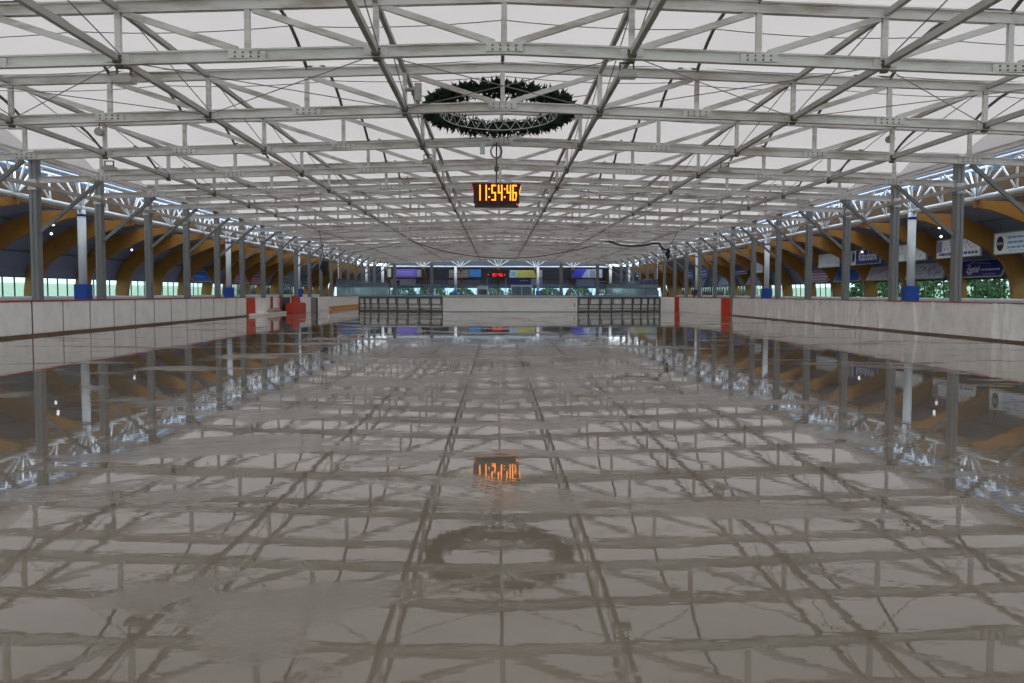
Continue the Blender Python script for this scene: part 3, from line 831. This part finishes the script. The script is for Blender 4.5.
for i in range(3600):
    a = random.uniform(0, 2*math.pi); ph = random.uniform(0, 2*math.pi)
    base = Vector(((RW+0.03)*math.cos(a), (RW+0.03)*math.sin(a), 0.0))
    rad = Vector((math.cos(a), math.sin(a), 0)); tan = Vector((-math.sin(a), math.cos(a), 0))
    out = rad*math.cos(ph) + Vector((0, 0, 1))*math.sin(ph)
    if out.dot(-rad) > 0.55: continue
    d = (out + tan*random.uniform(-1.0, 1.0)).normalized()
    L = random.uniform(0.14, 0.34); w = random.uniform(0.035, 0.07)
    p = base + out*random.uniform(0.0, 0.15)
    sd = d.cross(out + Vector((0.01, 0.02, 0.03))).normalized()*w; up = d.cross(sd).normalized()*w*0.6
    tip = p + d*L; m_ = p + d*L*0.45
    g.add([p, m_+sd, m_+up, m_-sd, tip, m_-up], [(0,1,2),(0,2,3),(0,3,5),(0,5,1),(4,2,1),(4,3,2),(4,5,3),(4,1,5)])
go = g.build('fir_garland', M_fir, wt); go['kind'] = 'stuff'
gs = MB().path(ring(RW+0.05, 0.0), 0.10, 8, True).build('garland_core', M_fir, wt)
for sx in (-1, 1):
    for sy in (-0.75, 0.75):
        MB().tube((sx*1.92, sy, 0.16), (sx*2.70, sy*1.2, 0.22), 0.014, 5).build('hanging_chain', M_wire, wt)

# ------------------------------------------------------------------ luminaires and boxes under the roof
def floodlight(x, y, z, lab):
    t = thing('roof_floodlight', lab, 'lamp', (x, y, z), 'floodlights on the purlins')
    MB().box((0, 0, 0.0), (0.42, 0.34, 0.11)).box((0, 0, 0.075), (0.28, 0.22, 0.06)).build('housing', M_lamp, t)
    MB().box((0, 0, -0.06), (0.36, 0.28, 0.015)).build('lens', M_whitecap, t)
    MB().box((-0.15, 0, 0.16), (0.03, 0.05, 0.22)).box((0.15, 0, 0.16), (0.03, 0.05, 0.22)).box((0, 0, 0.26), (0.33, 0.05, 0.03)).build('bracket', M_bolt, t)
floodlight(-8.30, 19.75, 6.02, 'flat grey floodlight under the upper left purlin crossing, nearest on that side')
floodlight(2.70, 19.75, 6.20, 'flat grey floodlight just right of the ridge in the foreground truss')
floodlight(-2.70, 33.0, 6.22, 'flat grey floodlight below the purlin left of the wreath')
floodlight(8.34, 33.2, 6.00, 'flat grey floodlight on the purlin right of the clock')
floodlight(-13.9, 31.9, 5.78, 'flat grey floodlight near the left eaves above the first pillar')
def spk(x, y, z, lab):
    t = thing('horn_speaker', lab, 'speaker', (x, y, z), 'round roof loudspeakers')
    MB().tube((0, -0.10, 0), (0, 0.12, 0), 0.13, 14).build('body', M_lamp, t, smooth=True)
    MB().tube((0, -0.11, 0), (0, -0.09, 0), 0.145, 14).build('rim', M_lamp, t)
    MB().tube((0, 0, 0.1), (0, 0, 0.35), 0.02, 6).build('stem', M_bolt, t)
spk(-13.95, 31.3, 6.95, 'small round beige speaker under the left roof purlin')
spk(13.95, 31.9, 6.95, 'small round beige speaker under the right roof purlin')
o = MB().box((0, 0, 0), (0.19, 0.18, 0.48)).box((0, -0.095, 0), (0.15, 0.02, 0.42)).box((-0.2, 0.15, 0.1), (0.36, 0.3, 0.05)).build('box_speaker', M_lamp, None, (PX(419, 25.3), 25.3, 7.04)); tag(o, 'upright pale speaker box at the left rim of the wreath', 'speaker')
o = MB().box((0, 0, 0), (0.17, 0.14, 0.30)).box((0, 0, 0.17), (0.05, 0.05, 0.1)).build('sensor_box', M_whitecap, None, (PX(482.4, 31.5), 31.45, 6.43)); tag(o, 'small white box hanging left of the cable coil', 'box')

# small lit globe lamps in the outer lanes
M_globe_me = None
k_ = 0
for s in (-1, 1):
    sd = 'left' if s < 0 else 'right'
    for j, (y, x, z) in enumerate(((46.5, 22.95, 4.86), (47.4, 23.5, 4.45), (69.6, 22.95, 4.75), (93.6, 22.95, 4.7), (57.6, 23.5, 4.1), (81.6, 23.5, 4.1))):
        t = thing('globe_lamp', 'small white lit lamp hanging under the %s timber roof, %s' % (sd, ['upper of the near pair', 'lower of the near pair', 'beyond the third arch', 'far down the lane', 'low beside an arch', 'low and far off'][j]), 'lamp', (s*x, y-0.4, z), 'small lamps in the outer lanes')
        MB().tube((0, 0, 0.07), (0, 0, (5.58 if x < 23 else 5.40) - z), 0.012, 5).build('stem', M_bolt, t)
        b = MB(); vs = []
        for a in range(7):
            th = math.pi*a/6
            for q in range(10): vs.append((0.075*math.sin(th)*math.cos(q*math.pi/5), 0.075*math.sin(th)*math.sin(q*math.pi/5), 0.075*math.cos(th)))
        b.add(vs, [(a*10+q, a*10+(q+1) % 10, (a+1)*10+(q+1) % 10, (a+1)*10+q) for a in range(6) for q in range(10)])
        b.build('globe', M_glow, t, smooth=True)

# ------------------------------------------------------------------ gathered net on a slack cable over the barrier
dN = 69.0
def PZ(y, d): return EYE + (293.0 - y)*d/885.0
def pts_of(l): return [(PX(px, dN), dN, PZ(y, dN)) for px, y in l]
def smooth_pts(P, n=6):
    out = []
    for i in range(len(P)-1):
        p0 = Vector(P[max(i-1, 0)]); p1 = Vector(P[i]); p2 = Vector(P[i+1]); p3 = Vector(P[min(i+2, len(P)-1)])
        for k in range(n):
            t_ = k/n
            out.append(0.5*((2*p1) + (p2-p0)*t_ + (2*p0-5*p1+4*p2-p3)*t_*t_ + (3*p1-p0-3*p2+p3)*t_**3))
    out.append(Vector(P[-1])); return out
nt_ = thing('net_cable', 'dark slack net cable slung in swags under the roof above the barrier', 'net', (0, 0, 0))
MB().path(smooth_pts(pts_of([(410.5, 241), (434, 249), (462, 255), (492, 258), (522, 258), (546, 255.5), (584, 248), (608, 241)])), 0.035, 6).build('main_swag', M_net, nt_)
MB().path(smooth_pts(pts_of([(608, 241), (618, 244.5), (628, 246), (643, 245.2), (657, 243), (661, 247), (665, 249.4), (669, 248.5)])), 0.075, 6).build('gathered_net', M_net, nt_)
MB().path(smooth_pts(pts_of([(410.5, 241), (385, 247), (360, 252), (334, 257)])), 0.02, 5).build('side_swag', M_net, nt_)
for px, y in ((410.5, 241), (608, 241)):
    x, d, z = PX(px, dN), dN, PZ(y, dN); MB().tube((x, d, z), (x, d, zb(x)-0.1), 0.012, 5).build('hanger', M_wire, nt_)
def bundle(px, y0, y1, lab, fat=1.0):
    b = MB(); P = [(PX(px, dN) + 0.05*math.sin(i*1.3), dN, PZ(y0 + (y1-y0)*i/8, dN)) for i in range(9)]
    R = [0.16, 0.24, 0.30, 0.30, 0.28, 0.26, 0.2, 0.14, 0.06]; vs = []
    for p, r in zip(P, R):
        r *= fat
        for q in range(12):
            rr = r*(1 + 0.15*math.sin(q*3)); vs.append((p[0] + rr*math.cos(q*math.pi/6), p[1] + rr*math.sin(q*math.pi/6), p[2]))
    b.add(vs, [(i*12+q, i*12+(q+1) % 12, (i+1)*12+(q+1) % 12, (i+1)*12+q) for i in range(8) for q in range(12)] + [tuple(range(12))])
    x = PX(px, dN); sx = 1 if x > 0 else -1
    b.tube((x, dN, PZ(y0, dN)-0.1), (sx*13.9, dN, zb(13.9)), 0.02, 6)
    return tag(b.build('net_bundle', M_net, None, smooth=True), lab, 'net', 'tied-up net bundles')
bundle(325.5, 262, 276, 'dark tied-up net bundle hanging by the left boards')
bundle(667.5, 249, 260, 'dark tied-up net bundle hanging by the right pillars', 0.55)

# ------------------------------------------------------------------ signs
def text(body, size, m, parent, loc, rot, sx=1.0):
    cu = bpy.data.curves.new('lettering', 'FONT'); cu.body = body; cu.size = size; cu.extrude = 0.004
    cu.align_x = 'CENTER'; cu.align_y = 'CENTER'; cu.materials.append(m); cu.resolution_u = 3
    tmp = bpy.data.objects.new('lettering', cu); C.objects.link(tmp)
    bpy.context.view_layer.update()
    me = bpy.data.meshes.new_from_object(tmp.evaluated_get(bpy.context.evaluated_depsgraph_get()))
    bpy.data.objects.remove(tmp)
    o = bpy.data.objects.new('lettering', me); C.objects.link(o); o.parent = parent; o.location = loc; o.rotation_euler = rot; o.scale = (sx, 1, 1)
    return o
# a sign's own frame: x along its width as read, z up, readable face at -y
def sign(name, lab, loc, rz, w, h, col, tilt=0.0, group='advertising boards', rods=0.0, trim=True):
    t = thing(name, lab, 'sign', loc, group); t.rotation_euler = (tilt, 0, rz)
    MB().box((0, 0, 0), (w, 0.06, h)).build('panel', flat(col), t)
    if trim:
        b = MB()
        for z in (-h/2, h/2): b.box((0, -0.005, z), (w+0.06, 0.09, 0.05))
        for x in (-w/2, w/2): b.box((x, -0.005, 0), (0.05, 0.09, h))
        b.build('edge_frame', M_lamp, t)
    if rods:
        for x in (-w*0.4, w*0.4): MB().tube((x, 0, h/2), (x, 0, h/2+rods), 0.015, 5).build('hanger', M_bolt, t)
    return t
def patch(t, x, z, w, h, col, name='print_block'):
    return MB().box((x, -0.036, z), (w, 0.012, h)).build(name, flat(col), t)
def scribble(t, x0, x1, z0, z1, col, n, seed, th=0.05):
    r = random.Random(seed); b = MB()
    for i in range(n):
        x = r.uniform(x0, x1); z = r.uniform(z0, z1); a = r.uniform(0, math.pi); l = r.uniform(0.12, 0.38)
        b.bar((x - l/2*math.cos(a), -0.036, z - l/2*math.sin(a)*0.6), (x + l/2*math.cos(a), -0.036, z + l/2*math.sin(a)*0.6), 0.012, th, (0, 1, 0))
    o = b.build('sketch_print', flat(col), t); o['kind'] = 'stuff'; return o
def rows(t, x0, x1, zs, col, th, seed):
    r = random.Random(seed); b = MB()
    for z in zs:
        x = x0
        while x < x1 - 0.1:
            l = r.uniform(0.12, 0.42); b.box((min(x+l/2, x1), -0.036, z), (l, 0.012, th)); x += l + 0.08
    return b.build('lettering_rows', flat(col), t)
WHITE = (0.84, 0.87, 0.90); NAVY = (0.022, 0.026, 0.20)
RZ_R = -math.pi/2          # right-hand side: readable face looks towards -x
RZ_L = math.pi/2
SX, SZ, SH = 24.6, 3.87, 0.98
TX = (math.pi/2, 0, 0)
t = sign('advert_board', 'white board with a black oval and light blue lines, nearest on the right', (SX, 41.5, SZ), RZ_R, 4.6, 1.02, WHITE, rods=0.5)
b = MB(); vs = [(0.30*math.cos(a*math.pi/12), 0, 0.36*math.sin(a*math.pi/12)) for a in range(24)]
vs = [(x, -0.045, z) for x, _, z in vs] + [(x, -0.03, z) for x, _, z in vs]
b.add(vs, [tuple(range(24))[::-1]] + [(i, 24+i, 24+(i+1) % 24, (i+1) % 24) for i in range(24)]).build('emblem', flat((0.02, 0.02, 0.03)), t, (-1.78, 0, 0))
MB().box((-1.78, -0.05, 0.0), (0.5, 0.012, 0.13)).build('emblem', flat((0.35, 0.36, 0.38)), t)
rows(t, -1.15, 2.1, (0.26, 0.02, -0.22), (0.16, 0.42, 0.68), 0.10, 5); rows(t, -1.0, 1.5, (-0.38,), (0.45, 0.55, 0.65), 0.05, 6)
t = sign('advert_board', 'white board with purplish photo print and dark letters behind the nearest right pillar', (SX, 47.3, SZ), RZ_R, 4.5, SH, WHITE, rods=0.4)
patch(t, -1.95, 0.12, 0.55, 0.60, (0.26, 0.24, 0.36)); scribble(t, -1.4, 0.3, -0.05, 0.4, (0.42, 0.36, 0.55), 16, 2, 0.08); scribble(t, 0.4, 1.9, -0.05, 0.4, (0.55, 0.30, 0.42), 14, 3, 0.05)
rows(t, -2.0, 1.9, (-0.30,), (0.10, 0.12, 0.28), 0.15, 8)
t = sign('advert_board', 'white board with sketched line drawings beside the nearest right column', (SX, 53.0, SZ), RZ_R, 4.4, SH, WHITE, rods=0.4)
scribble(t, -1.9, 1.9, -0.36, 0.36, (0.30, 0.34, 0.42), 34, 12, 0.035)
t = sign('advert_board', 'navy board with large white lettering and white emblem block', (SX, 59.3, SZ), RZ_R, 4.7, SH, NAVY, rods=0.4)
patch(t, -1.92, 0, 0.86, SH-0.04, (0.66, 0.70, 0.78)); patch(t, -1.92, 0.02, 0.40, 0.62, (0.35, 0.38, 0.62), 'emblem')
text('Rabobank', 0.86, flat((0.80, 0.82, 0.88)), t, (0.42, -0.036, 0.02), TX, 0.86)
t = sign('advert_board', 'pale grey-white board with faint drawings, fifth hanging on the right', (SX, 65.8, SZ), RZ_R, 4.2, SH, (0.62, 0.68, 0.74), rods=0.4)
scribble(t, -1.7, 1.7, -0.3, 0.3, (0.42, 0.48, 0.58), 22, 15, 0.04)
t = sign('advert_board', 'small plain white board between two right pillars farther down', (SX, 84.0, SZ), RZ_R, 3.6, SH, (0.62, 0.68, 0.76), rods=0.4)
rows(t, -1.4, 1.4, (0.1, -0.2), (0.5, 0.55, 0.66), 0.08, 4)
t = sign('advert_board', 'navy board with a dark red upper corner on the right', (SX, 89.7, SZ), RZ_R, 4.4, SH, (0.03, 0.03, 0.16), rods=0.4)
MB().add([(-2.2, -0.04, 0.47), (2.2, -0.04, 0.47), (2.2, -0.04, -0.1), (-2.2, -0.031, 0.47), (2.2, -0.031, 0.47), (2.2, -0.031, -0.1)], [(0, 2, 1), (3, 4, 5), (0, 1, 4, 3), (1, 2, 5, 4), (2, 0, 3, 5)]).build('print_block', flat((0.22, 0.02, 0.06)), t)
rows(t, -1.9, 1.6, (-0.25,), (0.5, 0.5, 0.62), 0.10, 9)
for j, y in enumerate((106.5, 114.5)):
    t = sign('advert_board', 'bright blue board with pale letters, %s' % ('nearer of two far down the right' if j == 0 else 'farther of two far down the right'), (SX, y, SZ), RZ_R, 4.8, 1.0, (0.045, 0.09, 0.44), rods=0.4)
    rows(t, -1.9, 1.9, (0.18, -0.2), (0.45, 0.55, 0.80), 0.16, 20+j)
# banners on the sloping cladding above the windows
BZ, BX, BH = 2.78, 26.0, 1.0
TL = math.radians(-24)
t = sign('wall_banner', 'navy banner with white lettering and a roof-line emblem above the nearest right windows', (BX, 47.6, BZ), RZ_R, 4.7, BH, NAVY, TL, 'banners above the windows')
text('Eggink', 0.60, flat((0.85, 0.86, 0.9)), t, (-0.62, -0.036, -0.06), TX, 0.85)
rows(t, 0.15, 1.9, (-0.10,), (0.55, 0.58, 0.72), 0.09, 31); rows(t, 0.6, 1.9, (-0.36,), (0.4, 0.42, 0.6), 0.04, 32)
MB().bar((-1.5, -0.036, 0.20), (-0.95, -0.036, 0.36), 0.012, 0.04, (0, 1, 0)).bar((-0.95, -0.036, 0.36), (0.9, -0.036, 0.24), 0.012, 0.03, (0, 1, 0)).build('emblem', flat((0.7, 0.72, 0.8)), t)
t = sign('wall_banner', 'pale banner with dark figure sketches above windows beside the nearest right column', (BX, 53.6, BZ), RZ_R, 4.7, BH, (0.55, 0.58, 0.66), TL, 'banners above the windows')
scribble(t, -2.0, 2.0, -0.34, 0.34, (0.16, 0.17, 0.27), 36, 41, 0.05)
t = sign('wall_banner', 'pale pinkish banner ending in red stripes above the right windows', (BX, 59.6, BZ), RZ_R, 4.7, BH, (0.56, 0.52, 0.62), TL, 'banners above the windows')
scribble(t, -2.0, 0.9, -0.34, 0.34, (0.30, 0.20, 0.36), 22, 43, 0.06)
for z in (-0.36, -0.12, 0.12, 0.36): patch(t, 1.7, z, 1.2, 0.12, (0.42, 0.05, 0.10), 'stripe')
t = sign('wall_banner', 'plain bright blue banner above the right windows', (BX, 65.6, BZ), RZ_R, 4.7, BH, (0.03, 0.15, 0.55), TL, 'banners above the windows')
t = sign('wall_banner', 'mauve banner with white lettering above the right windows', (BX, 71.6, BZ), RZ_R, 4.7, BH, (0.36, 0.17, 0.34), TL, 'banners above the windows')
rows(t, -1.9, 1.9, (0.22, -0.02, -0.26), (0.66, 0.60, 0.70), 0.13, 45)
for j, (y, c) in enumerate(((89.6, (0.42, 0.48, 0.60)), (101.6, (0.28, 0.40, 0.66)), (113.6, (0.22, 0.36, 0.66)))):
    t = sign('wall_banner', '%s banner above the right windows, %s' % (['grey-white', 'pale blue', 'mid blue'][j], ['just past the red and navy board', 'far down the lane', 'farthest down the lane'][j]), (BX, y, BZ), RZ_R, 4.7, BH, c, TL, 'banners above the windows')
    rows(t, -1.9, 1.9, (0.15, -0.2), (0.6, 0.66, 0.78), 0.12, 50+j)
t = sign('wall_banner', 'bright blue banner above the left windows', (-BX, 77.6, BZ), RZ_L, 4.7, BH, (0.03, 0.14, 0.55), TL, 'banners above the windows')
rows(t, -1.6, 1.6, (0.0,), (0.16, 0.32, 0.70), 0.2, 61)
for j, y in enumerate((89.6, 95.6)):
    t = sign('wall_banner', 'dull pink banner above the left windows, %s' % ('nearer of the two' if j == 0 else 'farther of the two'), (-BX, y, BZ), RZ_L, 4.7, BH, (0.34, 0.11, 0.26), TL, 'banners above the windows')
    rows(t, -1.6, 1.6, (0.1, -0.2), (0.50, 0.35, 0.5), 0.12, 64+j)
for j, (y, c) in enumerate(((107.6, (0.02, 0.09, 0.13)), (119.6, (0.03, 0.10, 0.16)))):
    t = sign('wall_banner', 'dark teal banner above the left windows, %s' % ('nearer one' if j == 0 else 'farther one'), (-BX, y, BZ), RZ_L, 4.7, BH, c, TL, 'banners above the windows')
    rows(t, -1.6, 1.6, (0.1,), (0.18, 0.3, 0.38), 0.12, 68+j)
# signs at the far end, facing the camera
dE = 143.2
def far_sign(px0, px1, y0, y1, col, lab, d=dE, name='advert_board'):
    w = (px1-px0)*d/885; h = (y1-y0)*d/885
    return sign(name, lab, (PX((px0+px1)/2, d), d, PZ((y0+y1)/2, d)), 0, w, h, col, group='signs at the far end', trim=False, rods=0.0), w, h
t, w, h = far_sign(394, 416.5, 269.5, 277.6, (0.15, 0.11, 0.46), 'purple banner at the far end')
rows(t, -w*0.4, w*0.4, (0.2, -0.2), (0.30, 0.24, 0.62), 0.2, 71)
t, w, h = far_sign(417, 421.5, 270, 277, (0.26, 0.27, 0.36), 'small grey sign just right of the purple banner')
t, w, h = far_sign(388, 391.5, 269, 277.3, (0.50, 0.52, 0.50), 'narrow white sign just left of the purple banner')
t, w, h = far_sign(391, 416, 279, 285.5, (0.36, 0.37, 0.44), 'pale grey sign under the purple banner', dE+3.2)
patch(t, -1.0, -0.2, 0.9, 0.9, (0.05, 0.04, 0.12)); patch(t, 1.6, 0, 0.6, 0.8, (0.4, 0.25, 0.33))
t, w, h = far_sign(449, 468.5, 270, 278, (0.17, 0.15, 0.135), 'brownish grey sign at the far end')
rows(t, -w*0.42, w*0.42, (0.25, -0.25), (0.26, 0.25, 0.22), 0.2, 73)
t, w, h = far_sign(469, 481, 269.5, 277.3, (0.035, 0.16, 0.44), 'blue sign beside the brownish grey one')
rows(t, -w*0.35, w*0.35, (0.0, -0.35), (0.10, 0.30, 0.6), 0.12, 74)
t, w, h = far_sign(448, 480, 280, 284, (0.22, 0.25, 0.33), 'low grey strip sign under the brown and blue signs', dE+3.2)
t, w, h = far_sign(509.5, 517, 270.3, 277.6, (0.32, 0.46, 0.52), 'pale blue square sign left of the yellow one')
patch(t, 0, 0, w*0.55, h*0.55, (0.18, 0.32, 0.40))
t, w, h = far_sign(517.2, 535.5, 270.3, 277.6, (0.46, 0.44, 0.09), 'yellow sign with faint lines at the far end')
patch(t, -w*0.36, 0, w*0.14, h*0.7, (0.34, 0.40, 0.08)); rows(t, -w*0.2, w*0.42, (0.3, 0.0, -0.3), (0.32, 0.30, 0.20), 0.1, 76)
t, w, h = far_sign(537.5, 542, 270.3, 277.3, (0.36, 0.30, 0.38), 'small mauve sign right of the yellow one')
t, w, h = far_sign(509.5, 530, 278.6, 284, (0.03, 0.03, 0.16), 'navy sign under the yellow one', dE+1.5)
rows(t, 0, w*0.4, (0.1,), (0.25, 0.27, 0.45), 0.15, 77)
t, w, h = far_sign(531, 542, 278.6, 285, (0.20, 0.22, 0.34), 'grey-blue sign right of the navy one', dE+1.5)
t, w, h = far_sign(571, 587, 268.8, 277.6, (0.05, 0.05, 0.42), 'purple-blue banner at the right of the far end')
MB().add([(w/2, -0.04, -h/2), (w/2, -0.04, h/2), (w*0.12, -0.04, -h/2), (w/2, -0.031, -h/2), (w/2, -0.031, h/2), (w*0.12, -0.031, -h/2)], [(0, 1, 2), (3, 5, 4), (0, 2, 5, 3), (1, 0, 3, 4), (2, 1, 4, 5)]).build('print_block', flat((0.32, 0.36, 0.55)), t)
t, w, h = far_sign(587.3, 602, 269.3, 277.4, (0.42, 0.46, 0.60), 'whitish banner next to the purple-blue one')
patch(t, -0.4, 0, 0.9, h*0.8, (0.22, 0.24, 0.32)); rows(t, 0.2, 1.0, (0.3, -0.2), (0.3, 0.32, 0.45), 0.16, 79)
t, w, h = far_sign(576, 594, 279, 286, (0.30, 0.33, 0.44), 'pale lower sign at the right of the far end', dE+3.2)
t, w, h = far_sign(598, 607, 279.4, 283.2, (0.02, 0.025, 0.05), 'black strip sign with pale marks at the far end', dE+3.2)
rows(t, -w*0.4, w*0.4, (0.0,), (0.4, 0.45, 0.5), 0.15, 80)
for j, (a, c, cc) in enumerate((((330.5, 334, 269.5, 277), (0.40, 0.34, 0.46), (0.3, 0.2, 0.3)), ((344.5, 351, 268.5, 275.5), (0.42, 0.36, 0.46), (0.14, 0.06, 0.12)), ((353.5, 357.5, 269.5, 276.5), (0.04, 0.03, 0.06), (0.3, 0.1, 0.18)))):
    t, w, h = far_sign(*a, c, ['narrow pale sign in the far left corner', 'pale pink sign in the far left corner', 'small black sign right of the pale pink one'][j])
    patch(t, 0.0, -0.1, w*0.5, h*0.45, cc)
for j, (a, c, cc) in enumerate((((628, 633, 268.5, 276.5), (0.36, 0.42, 0.52), (0.2, 0.22, 0.3)), ((636, 640.5, 268.5, 276.5), (0.28, 0.42, 0.52), (0.2, 0.3, 0.36)), ((644, 651, 268, 275), (0.24, 0.40, 0.50), (0.18, 0.22, 0.4)), ((643, 652, 279, 284.5), (0.16, 0.20, 0.42), (0.26, 0.3, 0.5)))):
    t, w, h = far_sign(*a, c, ['narrow pale sign left of the pillar bundle in the far right corner', 'narrow greenish sign in the far right corner', 'wider pale blue sign in the far right corner', 'lower indigo sign in the far right corner'][j])
    patch(t, 0.0, 0.1, w*0.6, h*0.35, cc)
# red scoreboard at the far end
d = 142.9
t = thing('led_scoreboard', 'black scoreboard with red lit digits at the far end', 'scoreboard', (PX(496.5, d), d, PZ(275, d)))
MB().box((0, 0, 0), (3.1, 0.2, 0.75)).build('housing', M_black, t)
M_ledr2 = mat('led_scarlet', (0.8, 0.03, 0.03), 0.5, emit=(1.0, 0.03, 0.05), estr=0.75)
for i, ch in enumerate('10:46'):
    seven(ch, (-0.75, -0.35, 0.0, 0.35, 0.78)[i], 0.34, 0.50, 0.09).build('digit', M_ledr2, t, (0, -0.1, 0))
for x in (-1.32, 1.32): MB().box((x, -0.11, 0.02), (0.22, 0.02, 0.20)).build('lamp_dot', M_ledr2, t)
for x in (-1.5, 1.5): MB().box((x, 0.05, -1.85), (0.1, 0.1, 3.0)).build('post', M_grey, t)
# booth with a white roof edge
d = 138.2
t = thing('score_booth', 'glazed booth with a white roof edge under the navy sign', 'booth', (PX(521.5, d), d, 0))
for x in (-1.55, 0, 1.55): MB().box((x, 0, 1.25), (0.10, 0.1, 2.5)).build('post', M_whitecap, t)
for x in (-0.78, 0.78):
    MB().box((x, 0.0, 1.80), (1.45, 0.03, 1.1)).build('pane', M_plexi, t); MB().box((x, 0, 0.6), (1.45, 0.06, 1.2)).build('wall_panel', M_grey, t)
MB().box((0, 0.9, 2.52), (3.3, 2.0, 0.22)).build('roof_edge', M_whitecap, t)
MB().box((0, 1.8, 1.25), (3.1, 0.06, 2.5)).build('back_wall', M_grey, t)
# parked ice machine
d = 132.0
t = thing('ice_machine', 'white parked ice machine with a dark front window left of the scoreboard', 'vehicle', (PX(482.5, d), d, 0))
b = MB(); w = 0.83
b.prof((0, 0, 0.5), (0, 2.6, 0.5), [(-w, 0), (w, 0), (w, 1.75), (w-0.16, 1.95), (-w+0.16, 1.95), (-w, 1.75)]); b.build('body', M_whitecap, t)
MB().box((0, -0.03, 1.55), (1.25, 0.06, 0.72)).build('windscreen', M_black, t)
MB().box((0, -0.06, 0.62), (1.6, 0.12, 0.22)).build('bumper', M_grey, t)
for x in (-0.55, 0.55):
    MB().box((x, -0.03, 0.95), (0.22, 0.05, 0.14)).build('headlamp', M_whitecap, t)
    for y in (0.45, 2.1): MB().tube((x*1.2-0.12, y, 0.38), (x*1.2+0.12, y, 0.38), 0.38, 14).build('wheel', M_black, t)

# ------------------------------------------------------------------ greenery outside the windows
def shrub(x, y, rx, ry, h, seed, lab, name='hedge_bush', grp='bushes outside the windows'):
    r = random.Random(seed); t = thing(name, lab, 'bush', (x, y, -0.3), grp)
    b = MB()
    for i in range(900):
        a = r.uniform(0, 2*math.pi); c = r.uniform(-0.2, 1); q = math.sqrt(max(0, 1-c*c)) if c > 0 else 1.0
        k = r.uniform(0.75, 1.03)
        p = Vector((rx*q*math.cos(a)*k, ry*q*math.sin(a)*k, h*0.25 + h*0.75*max(c, -0.2)*k))
        u = Vector((r.uniform(-1, 1), r.uniform(-1, 1), r.uniform(-1, 1))).normalized()*0.22; v = u.orthogonal().normalized()*0.14
        b.add([p-u, p+v, p+u, p-v], [(0, 1, 2, 3)])
    f = b.build('foliage', M_hedge, t); f['kind'] = 'stuff'
    MB().tube((0, 0, 0), (0, 0, h*0.6), 0.08, 6).build('stem', M_trunk, t)
for k in range(7):
    shrub(31.5 + (k % 2)*0.8, 45 + 4.9*k, 1.8, 2.4, 3.6 + 0.4*(k % 3), 100+k, 'dense green bush outside the right windows, %s along the wall' % ORD[k])
for k in range(9):
    shrub(-22 + 5.2*k, 157 + (k % 2), 2.5, 1.6, 2.6 + 0.5*(k % 3), 130+k, 'green bush outside the far end windows, %s from the left' % ORD[k])
